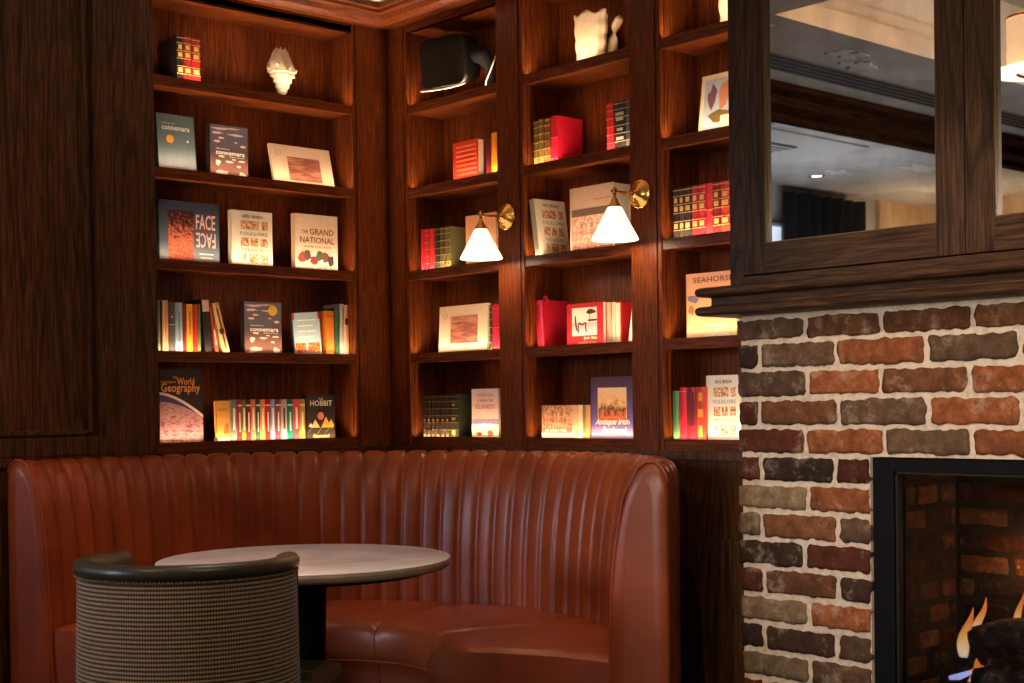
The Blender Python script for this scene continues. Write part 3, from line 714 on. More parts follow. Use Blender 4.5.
# ------------------------------------------------------------------ tub chair
def chair():
    e = empty('tub_chair', (-1.836, -1.584, 0), (0, 0, R(CH_ROT)), 'tub chair with striped tweed back and olive leather rim in front of the table', 'chair')
    # tweed
    tw, nt, b = new_mat('striped_tweed'); N = nt.nodes; L = nt.links
    uv = N.new('ShaderNodeUVMap'); sp = N.new('ShaderNodeSeparateXYZ'); L.new(uv.outputs[0], sp.inputs[0])
    nz = N.new('ShaderNodeTexNoise'); nz.inputs['Scale'].default_value = 90; L.new(uv.outputs[0], nz.inputs['Vector'])
    def wave(src, freq, ph=0):
        a = N.new('ShaderNodeMath'); a.operation = 'MULTIPLY_ADD'; a.inputs[1].default_value = freq*2*math.pi; a.inputs[2].default_value = ph; L.new(src, a.inputs[0])
        s_ = N.new('ShaderNodeMath'); s_.operation = 'SINE'; L.new(a.outputs[0], s_.inputs[0])
        c = N.new('ShaderNodeMath'); c.operation = 'MULTIPLY_ADD'; c.inputs[1].default_value = .5; c.inputs[2].default_value = .5; L.new(s_.outputs[0], c.inputs[0]); return c.outputs[0]
    h = wave(sp.outputs['Y'], 98); v = wave(sp.outputs['X'], 150)
    rh = ramp(nt, [(.18, (.065, .042, .028)), (.5, (.30, .19, .10)), (.8, (.56, .38, .21))]); L.new(h, rh.inputs[0])
    rv = ramp(nt, [(.1, (.28, .26, .26)), (.45, (1, 1, 1))]); L.new(v, rv.inputs[0])
    mx = N.new('ShaderNodeMix'); mx.data_type = 'RGBA'; mx.blend_type = 'MULTIPLY'; mx.inputs[0].default_value = .8; L.new(rh.outputs[0], mx.inputs[6]); L.new(rv.outputs[0], mx.inputs[7])
    m2 = N.new('ShaderNodeMix'); m2.data_type = 'RGBA'; m2.blend_type = 'MULTIPLY'; m2.inputs[0].default_value = .5; L.new(mx.outputs[2], m2.inputs[6]); L.new(nz.outputs['Fac'], m2.inputs[7])
    L.new(m2.outputs[2], b.inputs['Base Color']); b.inputs['Roughness'].default_value = .95; b.inputs['Sheen Weight'].default_value = .15
    bp = N.new('ShaderNodeBump'); bp.inputs['Strength'].default_value = .35; bp.inputs['Distance'].default_value = .002; L.new(h, bp.inputs['Height']); L.new(bp.outputs[0], b.inputs['Normal'])
    # plan of the back: three quarters of a circle open towards the table (+X)
    rr_, sw = .262, R(118)
    plan = [(-rr_*math.cos(-sw+2*sw*k/80), rr_*math.sin(-sw+2*sw*k/80)) for k in range(81)]
    # resample evenly
    P = [Vector(p) for p in plan]; Ls = [0]
    for i in range(1, len(P)): Ls.append(Ls[-1]+(P[i]-P[i-1]).length)
    def at(s):
        s = max(0, min(Ls[-1], s))
        for i in range(1, len(P)):
            if Ls[i] >= s:
                t = (s-Ls[i-1])/max(1e-9, Ls[i]-Ls[i-1]); return P[i-1].lerp(P[i], t)
        return P[-1]
    NN = 90; tot = Ls[-1]; C_ = [at(tot*i/NN) for i in range(NN+1)]
    nr = []
    for i in range(NN+1):
        t = (C_[min(NN, i+1)]-C_[max(0, i-1)]).normalized(); nr.append(Vector((t.y, -t.x)))   # outwards
    if nr[NN//2].x > 0: nr = [-n for n in nr]
    def top(i):
        u = abs(2*i/NN-1); return .817-.004*u**2
    # outer fabric
    m = MB(); uvl = m.bm.loops.layers.uv.new('UVMap'); rows = []; H = [.14, .2, .3, .4, .5, .6, .68, .73, .752]
    for hz in H:
        row = []
        for i in range(NN+1):
            z = hz if hz < .7 else hz-.752+(top(i)-.030)
            bul = .006*math.sin(math.pi*(hz-.14)/.62)
            p = C_[i]+nr[i]*(bul-.0+.0*(hz)) ; row.append((p.x, p.y, z))
        rows.append(row)
    vr = m.grid(rows)
    idx = {}
    for j, r_ in enumerate(vr):
        for i, v in enumerate(r_): idx[v] = (tot*i/NN, rows[j][i][2])
    for f in m.bm.faces:
        for lp in f.loops: lp[uvl].uv = idx[lp.vert]
    o = m.build('tweed_outer_back', tw, e)
    # leather rim: fat roll along the top, wrapping down the front edges
    m = MB(); rows = []
    sec = [(.002, -.033), (.006, -.031), (.009, -.022), (.009, -.011), (.002, -.002), (-.013, .002), (-.030, .0), (-.044, -.007), (-.052, -.02), (-.053, -.06), (-.05, -.10), (-.05, -.2), (-.05, -.32), (-.05, -.38)]
    for i in range(NN+1):
        p = C_[i]; n = nr[i]; zt = top(i)
        rows.append([((p+n*o_).x, (p+n*o_).y, zt+dz) for o_, dz in sec])
    m.grid(rows)
    for k in (0, -1):
        end = rows[k]; q = [m.bm.verts.new(v) for v in end]+[m.bm.verts.new((C_[k].x, C_[k].y, .42)),]
        m.bm.faces.new(q)
    m.build('leather_rim', OLIVE, e)
    for s in (0, NN):
        m = MB()
        p, n = C_[s], nr[s]; t_ = (C_[s]-C_[1 if s == 0 else NN-1]).normalized()*.012
        rows = [[((p+n*.009).x, (p+n*.009).y, z), ((p+n*.009+t_).x, (p+n*.009+t_).y, z), ((p-n*.055+t_).x, (p-n*.055+t_).y, z), ((p-n*.055).x, (p-n*.055).y, z)] for z in (.14, .4, .6, top(s)-.045)]
        m.grid(rows, 0, True)
        m.bm.faces.new([m.bm.verts.new(q) for q in rows[-1]])
        m.build('front_edge', OLIVE, e)
    # nailhead trim
    m = MB()
    cnt = int(tot/.0098)
    for k in range(cnt):
        f = (k+.5)/cnt*NN; i = min(NN-1, int(f)); t = f-i; p = C_[i].lerp(C_[i+1], t)+nr[i]*.0035; z = top(int(f))-.0375
        bmesh.ops.create_icosphere(m.bm, subdivisions=1, radius=.0036, matrix=Matrix.Translation((p.x, p.y, z)))
    m.build('nailhead_trim', flat((175, 150, 105), .35, .7), e)
    # seat and base
    m = MB(); m.box((-.18, -.20, .34), (.30, .20, .475), bev=.03); 
    for v in m.bm.verts:
        if v.co.z > .46: v.co.z += .012*(1-(abs(v.co.y)/.24)**2)
    m.build('seat', OLIVE, e)
    m = MB(); m.box((.08, -.275, .35), (.43, .275, .492), bev=.035); m.build('seat_front', OLIVE, e)
    m = MB(); m.lathe([(.24, .16), (.25, .17), (.25, .34)], 48); m.box((.0, -.24, .16), (.38, .24, .35), bev=.01); m.build('seat_base', OLIVE, e)
    for x, y in ((-.15, -.14), (-.15, .14), (.28, -.2), (.28, .2)):
        m = MB(); m.lathe([(.011, .0), (.018, .17)], 12, M=Matrix.Translation((x, y, 0))); m.build('leg', flat((30, 18, 12), .4), e)
CH_ROT = 39
chair()

# ------------------------------------------------------------------ brass wall lamps
def sconce(s, label, zc=1.884):
    e = empty('wall_lamp', (0, -s, zc), (0, 0, R(-90)), label, 'wall lamp', 'brass wall lamps')   # local -Y points into the room
    M = Matrix.Rotation(R(90), 4, 'X')
    m = MB(); m.lathe([(.050, .0005), (.051, .006), (.046, .011), (.040, .013), (.038, .017), (.026, .021), (.022, .027), (.011, .033), (.009, .04)], 40, M=M); m.build('backplate', BRASS, e)
    m = MB(); m.tube([(0, -.036, 0), (0, -.08, -.003), (0, -.128, -.003), (0, -.143, -.003)], [.0045, .0045, .0045, .0045], 12)
    m.build('arm', BRASS, e)
    m = MB(); m.lathe([(.002, .013), (.006, .009), (.008, .003), (.0085, -.006), (.006, -.012), (.005, -.02), (.0075, -.024), (.011, -.032), (.015, -.042), (.0215, -.051), (.022, -.056)], 20, M=Matrix.Translation((0, -.13, 0))); m.build('lamp_holder', BRASS, e)
    sm, nt, b = new_mat('opal_glass_shade'); b.inputs['Base Color'].default_value = (.95, .9, .84, 1); b.inputs['Roughness'].default_value = .3
    b.inputs['Emission Color'].default_value = (1, .86, .70, 1); b.inputs['Emission Strength'].default_value = 1.25
    m = MB(); m.lathe([(.021, -.054), (.025, -.057), (.050, -.107), (.076, -.155), (.0795, -.163), (.0785, -.1655), (.0745, -.159), (.048, -.108), (.022, -.060)], 48, M=Matrix.Translation((0, -.13, 0)), cap=False); sh = m.build('shade', sm, e)
    m = MB(); m.lathe([(.0005, -.135), (.014, -.13), (.02, -.115), (.016, -.095), (.009, -.075), (.008, -.06)], 20, M=Matrix.Translation((0, -.13, 0))); m.build('bulb', emit('warm_bulb', (1, .8, .55), 3), e)
    p = bpy.data.lights.new('wall_lamp_light', 'POINT'); p.energy = 1.7; p.color = (1, .74, .48); p.shadow_soft_size = .018
    o = bpy.data.objects.new('wall_lamp_light', p); COL.objects.link(o); o.parent = e; o.location = (0, -.13, -.15)
sconce(.7285, 'brass wall lamp with white conical shade beside the corner bookcase, further from the chimney', 1.8815)
sconce(1.410, 'brass wall lamp with white conical shade nearer the brick chimney', 1.886)

# ------------------------------------------------------------------ books
SH = {'A': 'left bookcase', 'B': 'corner bookcase', 'C': 'middle bookcase', 'D': 'chimney bookcase'}
SN = ['top', 'second', 'third', 'fourth', 'lowest']
ORD = ['first', 'second', 'third', 'fourth', 'fifth', 'sixth', 'seventh', 'eighth', 'ninth', 'tenth', 'eleventh', 'twelfth', 'thirteenth', 'fourteenth']
def frame(bay, x, s, z, yaw=0):
    if bay == 'A': return (x, s, z), (0, 0, R(yaw))
    return (s, -x, z), (0, 0, R(-90+yaw))
def spine_book(bay, si, x0, x1, h, d, s, col, label, group=None, lean=0, bands=None, gold=None, page=None, name='book', block=None):
    """upright book, spine facing the room. Root at its bottom middle front."""
    w = x1-x0; h = h+.010
    loc, rot = frame(bay, (x0+x1)/2, s, ZS[si]-.0098)
    e = empty(name, loc, rot, label, 'book', group)
    L = Matrix.Rotation(R(lean), 4, 'Y') if lean else Matrix.Identity(4)
    if lean: L = Matrix.Translation((0, 0, abs(math.sin(R(lean)))*w/2)) @ L
    hw = w/2; t = min(.0022, w*.16)
    m = MB(); mi = 0
    m.box((-hw, .002, 0), (-hw+t, d, h), 0, L); m.box((hw-t, .002, 0), (hw, d, h), 0, L)
    # rounded spine
    rows = []
    for z in (0, h):
        rows.append([L @ Vector((-hw+w*k/8, .003-.004*math.sin(math.pi*k/8)*min(1, w/.02), z)) for k in range(9)])
    m.grid(rows, 0)
    rows = [[L @ Vector((-hw+w*k/8, y, z)) for k in range(9)] for z in (0, h) for y in (.003,)]
    m.box((-hw+t, .0035, .0), (hw-t, .005, h), 0, L)
    c = m.build('cover', flat(col, .5, 0, None, .1), e)
    if bands:
        m = MB()
        for z, th in bands: m.box((-hw*.96, -.0016, h*z), (hw*.96, .0012, h*z+th), 0, L)
        m.build('spine_bands', flat(gold or (214, 170, 96), .4, .2), e)
    if block:
        m = MB()
        for z0, z1, xx in block: m.box((-hw*xx, -.0019, h*z0), (hw*xx, .0012, h*z1), 0, L)
        m.build('spine_label', flat(gold or (225, 205, 170), .5), e)
    m = MB(); m.box((-hw+t, .004, .004), (hw-t, d-.004, h-.004), 0, L); m.build('page_block', page or PAGES, e)
    return e
def face_book(bay, si, x, w, h, t, s, label, cover, pitch=0, yaw=0, lean=0, spine=None, name='book', cat='book', pagec=None):
    """book standing with its cover to the room; local x 0..w, z 0..h on the cover"""
    loc, rot = frame(bay, x, s, ZS[si]-.0098, yaw)
    e = empty(name, loc, (0, 0, rot[2]), label, cat)
    q = Matrix.Rotation(R(rot[2]*180/math.pi), 4, 'Z') @ Matrix.Rotation(R(-pitch), 4, 'X') @ Matrix.Rotation(R(lean), 4, 'Y')
    e.rotation_euler = q.to_euler(); e.location.z += abs(t*math.sin(R(pitch)))+abs(w*math.sin(R(min(0, -abs(lean)))) if lean > 0 else 0)
    cm = cover if not isinstance(cover, tuple) else flat(cover, .45, 0, None, .15)
    m = MB(); m.box((0, 0, 0), (w, .0018, h)); m.box((0, t-.0018, 0), (w, t, h)); m.build('cover', cm, e)
    m = MB(); m.box((-.0015, 0, 0), (.0015, t, h)); o = m.build('spine', flat(spine, .5) if spine else cm, e)
    m = MB(); m.box((.0015, .0018, .002), (w-.003, t-.0018, h-.002)); m.build('page_block', PAGES, e)
    return e
def art(e, rects, mat, name='cover_picture', y=-.0006):
    """flat printed shapes on the cover; every entry is a polygon of (x, z)"""
    m = MB(); ms = []
    for i, (poly, mt) in enumerate(zip(rects, mat if isinstance(mat, list) else [mat]*len(rects))):
        if mt not in ms: ms.append(mt)
        f = m.bm.faces.new([m.bm.verts.new((p[0], y-.00004*i, p[1])) for p in poly]); f.material_index = ms.index(mt)
    m2 = m.build(name, ms, e); return m2
def rc(x0, z0, x1, z1): return [(x0, z0), (x1, z0), (x1, z1), (x0, z1)]
def disc(x, z, r, n=20, ry=None): return [(x+r*math.cos(2*math.pi*k/n), z+(ry or r)*math.sin(2*math.pi*k/n)) for k in range(n)]
def blob(x, z, rx, rz, seed, n=11):
    rd = random.Random(seed); return [(x+rx*(.65+.6*rd.random())*math.cos(2*math.pi*k/n), z+rz*(.65+.6*rd.random())*math.sin(2*math.pi*k/n)) for k in range(n)]
def picture(name, stops, scale=40, layer=0.0, z0=0, z1=.2, detail=4, stretch=1.0, interp='LINEAR'):
    """printed picture: noise mixed with height bands into a colour ramp"""
    m, nt, b = new_mat(name); N = nt.nodes; L = nt.links
    tc = N.new('ShaderNodeTexCoord'); mp = N.new('ShaderNodeMapping'); mp.inputs['Scale'].default_value = (.12 if stretch > 4 else 1, 1, 1.6 if stretch > 4 else stretch); L.new(tc.outputs['Object'], mp.inputs[0])
    n = N.new('ShaderNodeTexNoise'); n.inputs['Scale'].default_value = scale; n.inputs['Detail'].default_value = detail; n.inputs['Roughness'].default_value = .7; L.new(mp.outputs[0], n.inputs['Vector'])
    sp = N.new('ShaderNodeSeparateXYZ'); L.new(tc.outputs['Object'], sp.inputs[0])
    mr = N.new('ShaderNodeMapRange'); mr.inputs[1].default_value = z0; mr.inputs[2].default_value = z1; L.new(sp.outputs['Z'], mr.inputs[0])
    mx = N.new('ShaderNodeMix'); mx.data_type = 'FLOAT'; mx.inputs[0].default_value = layer; L.new(n.outputs['Fac'], mx.inputs[2]); L.new(mr.outputs[0], mx.inputs[3])
    rp = ramp(nt, [(p, srgb(c)) for p, c in stops], interp); L.new(mx.outputs[0], rp.inputs[0]); L.new(rp.outputs[0], b.inputs['Base Color']); b.inputs['Roughness'].default_value = .4
    return m
WHITE = flat((245, 240, 230), .5); CREAM = flat((238, 222, 196), .5); INK = flat((35, 30, 28), .6); REDINK = flat((190, 40, 50), .5); SIL = flat((215, 215, 218), .4)
ORINK = flat((235, 150, 50), .5); BRINK = flat((120, 62, 34), .6)
SEA = picture('sunset_shore_print', [(.30, (70, 45, 45)), (.40, (190, 120, 100)), (.48, (120, 70, 60)), (.56, (205, 135, 110)), (.64, (130, 85, 85)), (.75, (185, 140, 145))], 26, .25, 0, .18, 5, 9)
CLOUD = picture('clouded_sky_print', [(.0, (150, 100, 85)), (.5, (70, 55, 55)), (1, (110, 110, 135))], 20, .8, 0, .2)

# -- left bookcase, top shelf: three antique volumes and a shell
B4 = [(.06, .002), (.2, .002), (.36, .002), (.52, .002), (.68, .002), (.84, .002), (.95, .002)]
LT = [(.24, .33, .6), (.56, .65, .6), (.72, .81, .5)]
for i, (x0, x1, h, c) in enumerate([(-.9413, -.9144, .167, (28, 20, 18)), (-.9124, -.8811, .168, (165, 28, 30)), (-.8791, -.8434, .1665, (185, 30, 30))]):
    spine_book('A', 0, x0, x1, h, .135, .04, c, ['black leather volume with gilt spine bands beside two red ones', 'red gilt-banded volume touching the black one on the top shelf', 'red gilt-banded volume ending the row of three on the top shelf'][i], None, bands=B4, block=LT, gold=(220, 180, 105))
# -- left bookcase, fourth shelf
def row(bay, si, s, d, items, where, start=0, from_='left'):
    for i, it in enumerate(items):
        x0, x1, h, c, desc = it[:5]; kw = it[5] if len(it) > 5 else {}
        n = len(items)
        lab = f"{desc}, {ORD[i+start]} spine {where}"
        spine_book(bay, si, x0, x1, h, kw.pop('d', d), s, c, kw.pop('label', lab), kw.pop('group', None), **kw)
T1 = dict(block=[(.3, .75, .35)])
row('A', 3, .032, .12, [
 (-1.0398, -1.0310, .187, (110, 120, 95), 'thin sage green book'), (-1.0300, -1.0216, .184, (24, 20, 22), 'thin black book'),
 (-1.0208, -1.0102, .186, (215, 170, 130), 'thin peach paperback'), (-1.0090, -.9982, .1885, (225, 150, 95), 'thin orange-cream paperback'),
 (-.9970, -.9697, .182, (72, 72, 74), 'charcoal grey hardback', dict(block=[(.56, .57, .8), (.7, .73, .2)], gold=(200, 190, 170))), (-.9685, -.9390, .181, (150, 172, 185), 'pale blue hardback', dict(block=[(.25, .8, .18)], gold=(110, 130, 150))),
 (-.9380, -.9226, .177, (120, 26, 24), 'dark red paperback'), (-.9220, -.8972, .1775, (240, 175, 45), 'yellow paperback', dict(block=[(.4, .85, .3)], gold=(200, 110, 40))),
 (-.8964, -.8775, .1765, (200, 40, 38), 'bright red paperback'), (-.8765, -.8640, .179, (95, 105, 60), 'slim moss green book'),
], 'on fourth shelf of left bookcase')
spine_book('A', 3, -.843, -.815, .197, .125, .034, (26, 22, 24), 'black paperback with a portrait square atop its spine, fourth shelf of left bookcase', lean=-4, block=[(.78, .99, .95)], gold=(226, 190, 165))
spine_book('A', 3, -.799, -.785, .178, .125, .034, (150, 60, 40), 'rust paperback leaning between the black one and the tan one, fourth shelf', lean=-8.5, block=[(.2, .5, .3)], gold=(235, 200, 170))
spine_book('A', 3, -.766, -.737, .188, .125, .034, (214, 168, 116), 'tan paperback leaning most steeply at the row end, fourth shelf of left bookcase', lean=-14, block=[(.1, .9, .22), (.4, .5, .7)], gold=(90, 66, 40))
row('A', 3, .04, .12, [(-.290, -.2533, .1745, (225, 125, 40), 'orange cloth book', dict(block=[(.86, .9, .9), (.1, .14, .9)], gold=(190, 80, 30))), (-.2497, -.2285, .188, (40, 90, 55), 'forest green book'), (-.2262, -.2068, .205, (170, 170, 165), 'tall pale grey book', dict(lean=1)), (-.2050, -.1810, .2018, (230, 170, 135), 'pink-peach paperback', dict(block=[(.62, .74, .55)], gold=(40, 25, 20)))], 'right of the blue book on fourth shelf')
# -- left bookcase, lowest shelf: a row of fourteen thin coloured books
cs = [((120, 118, 108), 'mottled grey'), ((190, 26, 40), 'crimson'), ((110, 135, 50), 'apple green'), ((120, 30, 34), 'maroon'), ((230, 130, 85), 'salmon'), ((50, 90, 70), 'dark green'), ((240, 150, 70), 'orange'), ((200, 24, 32), 'scarlet'), ((140, 160, 190), 'pale blue'), ((150, 60, 70), 'dusky red'), ((190, 175, 170), 'grey-pink'), ((0, 120, 95), 'teal'), ((225, 70, 75), 'coral red'), ((205, 150, 60), 'mustard')]
xs = [(-.7423, -.7127), (-.7105, -.6938), (-.6925, -.6736), (-.6727, -.6527), (-.6518, -.6313), (-.6304, -.6116), (-.6107, -.5878), (-.5869, -.5656), (-.5647, -.5429), (-.5415, -.5172), (-.5163, -.4891), (-.4877, -.4613), (-.4594, -.4309), (-.4300, -.4040)]
for i, ((x0, x1), (c, n)) in enumerate(zip(xs, cs)):
    spine_book('A', 4, x0, x1, .1555, .115, .032, c, f'{n} slim book, {ORD[i]} in the coloured row on lowest shelf of left bookcase', block=[(.3, .8, .28)] if i % 2 == 0 else [(.25, .7, .22), (.85, .88, .9)], gold=(236, 226, 205) if i not in (10,) else (90, 60, 60))
# -- corner bookcase
spine_book('B', 1, .571, .602, .140, .13, .034, (92, 10, 18), 'wine red hardback between the lettered red book and the orange one, second shelf')
spine_book('B', 1, .604, .660, .157, .13, .034, (240, 140, 25), 'bright orange book at the stile end, second shelf of corner bookcase')
row('B', 2, .032, .13, [(.1668, .1927, .167, (205, 24, 48), 'crimson cloth volume'), (.1941, .2217, .166, (205, 28, 46), 'crimson gilt-lined volume', dict(bands=B4)), (.2231, .2531, .165, (212, 40, 50), 'crimson plain volume'), (.2557, .2867, .164, (44, 46, 32), 'black-green volume', dict(bands=B4, gold=(150, 140, 90))), (.2886, .3175, .1645, (92, 82, 44), 'olive volume', dict(bands=B4)), (.3201, .3560, .163, (104, 96, 58), 'broad olive volume', dict(bands=B4, gold=(180, 165, 110)))], 'on third shelf of corner bookcase')
spine_book('B', 3, .5795, .5960, .172, .12, .034, (44, 58, 34), 'dark green gilt spine behind the shore picture book', bands=B4)
spine_book('B', 3, .5972, .6430, .1735, .12, .034, (190, 22, 52), 'crimson spine beside the shore picture book, fourth shelf of corner bookcase', bands=[(.9, .002), (.1, .002), (.5, .002)], gold=(230, 120, 110))
for i, (x0, x1) in enumerate([(.1671, .1898), (.1911, .2182), (.2195, .2438), (.2451, .2775), (.2794, .3084), (.3096, .3346)]):
    spine_book('B', 4, x0, x1, .166, .135, .032, (46, 34, 26), 'dark brown gilt-lined volume in the row on lowest shelf of corner bookcase', 'dark gilt volumes in the corner bookcase', bands=B4, gold=(150, 112, 62), block=[(.03, .1, .5), (.4, .45, .4)])
spine_book('B', 4, .3359, .3879, .1665, .135, .032, (40, 44, 24), 'thick dark green gilt volume ending the dark row, lowest shelf of corner bookcase', bands=B4, gold=(160, 130, 70), block=[(.1, .2, .4), (.42, .48, .4), (.74, .79, .3)])
# -- middle bookcase
row('B', 1, .032, .13, [(.8453, .8690, .164, (120, 100, 42), 'narrow olive gilt volume', dict(bands=B4)), (.8713, .8986, .167, (132, 104, 46), 'olive-gold gilt volume', dict(bands=B4)), (.9024, .9337, .1655, (140, 84, 40), 'tan-brown gilt volume', dict(bands=B4)), (.936, .9722, .167, (215, 20, 50), 'thick crimson hardback', dict(bands=[(.12, .003), (.55, .003)], gold=(235, 90, 100)))], 'on second shelf of middle bookcase')
spine_book('B', 1, 1.2214, 1.2523, .166, .13, .032, (215, 30, 40), 'bright red gilt volume by itself left of two black ones, second shelf', bands=B4, gold=(235, 120, 110))
spine_book('B', 1, 1.2573, 1.3117, .166, .13, .032, (34, 28, 26), 'thick black volume with silver lettering, second shelf of middle bookcase', bands=B4, gold=(170, 160, 140), block=[(.62, .68, .6), (.72, .78, .7), (.24, .3, .6), (.42, .47, .5)])
spine_book('B', 1, 1.3127, 1.3386, .166, .13, .032, (70, 64, 62), 'grey-black volume at the end of the second shelf, middle bookcase', bands=B4, gold=(150, 140, 130))
CRM = [((226, 180, 120), 'thin honey paperback'), ((236, 206, 166), 'thin cream paperback'), ((150, 120, 70), 'thin khaki paperback'), ((222, 150, 90), 'thin apricot paperback')]
for i, (x0, x1) in enumerate([(1.0432, 1.0626), (1.0636, 1.0814), (1.0829, 1.0991), (1.1002, 1.1160)]):
    spine_book('B', 4, x0, x1, .118, .11, .032, CRM[i][0], f'{CRM[i][1]} beside the village book, lowest shelf of middle bookcase')
# -- chimney bookcase
dc = [((34, 30, 26), 'black gilt volume'), ((52, 46, 28), 'dark olive gilt volume'), ((40, 38, 38), 'charcoal gilt volume'), ((190, 24, 34), 'deep red gilt volume'), ((205, 28, 40), 'crimson gilt volume'), ((222, 44, 50), 'plain crimson volume'), ((150, 20, 26), 'dark red gilt volume'), ((205, 50, 22), 'orange-red gilt volume')]
for i, (x0, x1) in enumerate([(1.5258, 1.5493), (1.5515, 1.573), (1.5748, 1.6035), (1.6066, 1.6341), (1.6355, 1.6658), (1.668, 1.6954), (1.6967, 1.7264), (1.7286, 1.767)]):
    spine_book('B', 2, x0, x1, .167, .13, .032, dc[i][0], f'{dc[i][1]}, {ORD[i]} in the row on third shelf of chimney bookcase', bands=B4 if i != 5 else [(.5, .002)], block=LT if i != 5 else None, gold=(222, 176, 100))
for i, (x0, x1, h, c, n) in enumerate([(1.5128, 1.5408, .161, (84, 130, 70), 'soft green book'), (1.544, 1.5748, .172, (205, 20, 44), 'crimson book with pale corner lines'), (1.577, 1.6139, .172, (150, 14, 30), 'dark crimson book with lettered spine panel'), (1.6157, 1.6552, .172, (196, 60, 24), 'red and gold patterned book')]):
    spine_book('B', 4, x0, x1, h, .13, .032, c, f'{n}, {ORD[i]} on lowest shelf of chimney bookcase', bands=[(.92, .002)] if i in (1,) else None, block=[None, None, [(.3, .9, .55)], [(.1, .3, .4), (.45, .6, .5), (.75, .9, .4)]][i], gold=[(0, 0, 0), (240, 190, 170), (96, 26, 30), (230, 150, 60)][i])

# ---- cover-out books
def folk(bay, si, x, w, h, s, label, **k):
    e = face_book(bay, si, x, w, h, .024, s, label, (232, 222, 200), spine=(210, 200, 170), **k)
    u = w/1.0
    text('AN IRISH', .26*w, .875*h, .5*w, .055*h, INK, e); text('FOLKLORE', .2*w, .575*h, .68*w, .06*h, flat((120, 140, 150), .5), e); text('TREASURY', .22*w, .29*h, .66*w, .06*h, flat((150, 165, 165), .5), e)
    ps = []
    for (a, b_, c, d) in ((.22, .68, .66, .82), (.74, .68, .88, .82), (.22, .39, .42, .53), (.46, .39, .64, .53), (.7, .39, .88, .53), (.24, .13, .34, .25), (.42, .1, .64, .25), (.7, .1, .88, .25)): ps.append(rc(a*w, b_*h, c*w, d*h))
    mt = picture('sepia_vignette', [(.35, (60, 34, 24)), (.5, (190, 130, 90)), (.6, (236, 206, 172))], 110)
    art(e, ps, mt, 'cover_vignettes'); return e
def conn(bay, si, x, w, h, s, label, sticker):
    e = face_book(bay, si, x, w, h, .03, s, label, CLOUD, spine=(40, 32, 32))
    ps = [blob(fx*w, fz*h, rx*w, rz*h, i) for i, (fx, fz, rx, rz) in enumerate([(.25, .93, .22, .02), (.6, .95, .25, .015), (.2, .85, .16, .025), (.7, .84, .22, .022), (.3, .76, .1, .018), (.18, .69, .08, .022), (.68, .70, .04, .012), (.86, .64, .09, .022), (.3, .42, .1, .02), (.62, .38, .06, .015), (.83, .36, .09, .02), (.2, .30, .08, .05), (.5, .33, .12, .02), (.75, .26, .06, .022), (.3, .12, .2, .045), (.84, .11, .09, .05), (.16, .06, .1, .025)])]
    art(e, ps, flat((225, 195, 185), .5), 'cover_clouds')
    text('TIM ROBINSON', .15*w, .55*h, .36*w, .022*h, SIL, e); text('connemara', .15*w, .455*h, .76*w, .055*h, WHITE, e); text('LISTENING TO THE WIND', .5*w, .415*h, .4*w, .02*h, SIL, e)
    if sticker: art(e, [disc(.76*w, .85*h, .12*w, 20)], flat((240, 190, 60), .5), 'yellow_sticker', -.0014)
    return e
e = face_book('A', 1, -1.010, .155, .222, .032, .06, 'blue-grey book titled connemara with a round orange sticker, second shelf of left bookcase', picture('grey_sky_print', [(0, (170, 176, 190)), (.5, (90, 108, 114)), (1, (84, 104, 110))], 14, .8, 0, .2), pitch=5, spine=(54, 62, 66))
text('TIM ROBINSON', .02, .185, .055, .004, SIL, e); text('connemara', .02, .162, .115, .014, WHITE, e); art(e, [disc(.052, .128, .0155)], flat((240, 160, 50), .5), 'orange_sticker'); art(e, [disc(.125, .125, .0045)], WHITE, 'moon_spot')
text('CONNEMARA', .0, .06, .006, .1, SIL, e, y=.012) if False else None
conn('A', 1, -.800, .165, .205, .055, 'brown clouded book titled connemara, no sticker, second shelf of left bookcase', False)
def shore(bay, si, x, w, h, s, label, pitch, ph=(.28, .84, .18, .76)):
    e = face_book(bay, si, x, w, h, .012, s, label, (236, 206, 176), pitch=pitch)
    a, b_, c, d = ph
    art(e, [rc(a*w, c*h, b_*w, d*h)], SEA); m = MB(); 
    rg = [(.13*w+r*math.cos(t), .80*h+r*math.sin(t)) for r in (.012,) for t in [2*math.pi*k/24 for k in range(24)]]
    m.tube([(p[0], -.001, p[1]) for p in rg+rg[:1]], .0006, 5); m.build('round_emblem', flat((176, 140, 104), .5), e); return e
shore('A', 1, -.520, .285, .170, .045, 'white-bordered landscape book with shore picture leaning back, second shelf of left bookcase', 14, (.26, .80, .14, .72))
e = face_book('A', 2, -1.017, .251, .236, .03, .055, 'slate blue book titled FACE to FACE with crowd picture, third shelf of left bookcase', picture('slate_print', [(0, (140, 140, 150)), (.35, (78, 92, 104)), (1, (44, 54, 74))], 8, .9, 0, .22), spine=(70, 80, 84))
art(e, [rc(.037, .012, .142, .20)], picture('crowd_print', [(.0, (245, 220, 180)), (.25, (230, 120, 60)), (.38, (120, 50, 50)), (.48, (200, 110, 80)), (.58, (60, 24, 30)), (.75, (30, 16, 20))], 85, .3, 0, .2, 3))
text('FACE', .152, .135, .082, .056, flat((235, 190, 180), .5), e); text('FACE', .152, .068, .082, .056, flat((235, 190, 180), .5), e, flip=True); text('TO', .182, .118, .02, .022, REDINK, e, y=-.0012)
art(e, [rc(.165, .042, .225, .046), rc(.17, .028, .22, .032)], SIL, 'author_lines')
folk('A', 2, -.715, .182, .222, .05, 'cream book titled An Irish Folklore Treasury on third shelf of left bookcase')
e = face_book('A', 2, -.427, .203, .232, .028, .05, 'cream book titled The Grand National with racing horses, third shelf of left bookcase', (238, 212, 184), spine=(232, 190, 150))
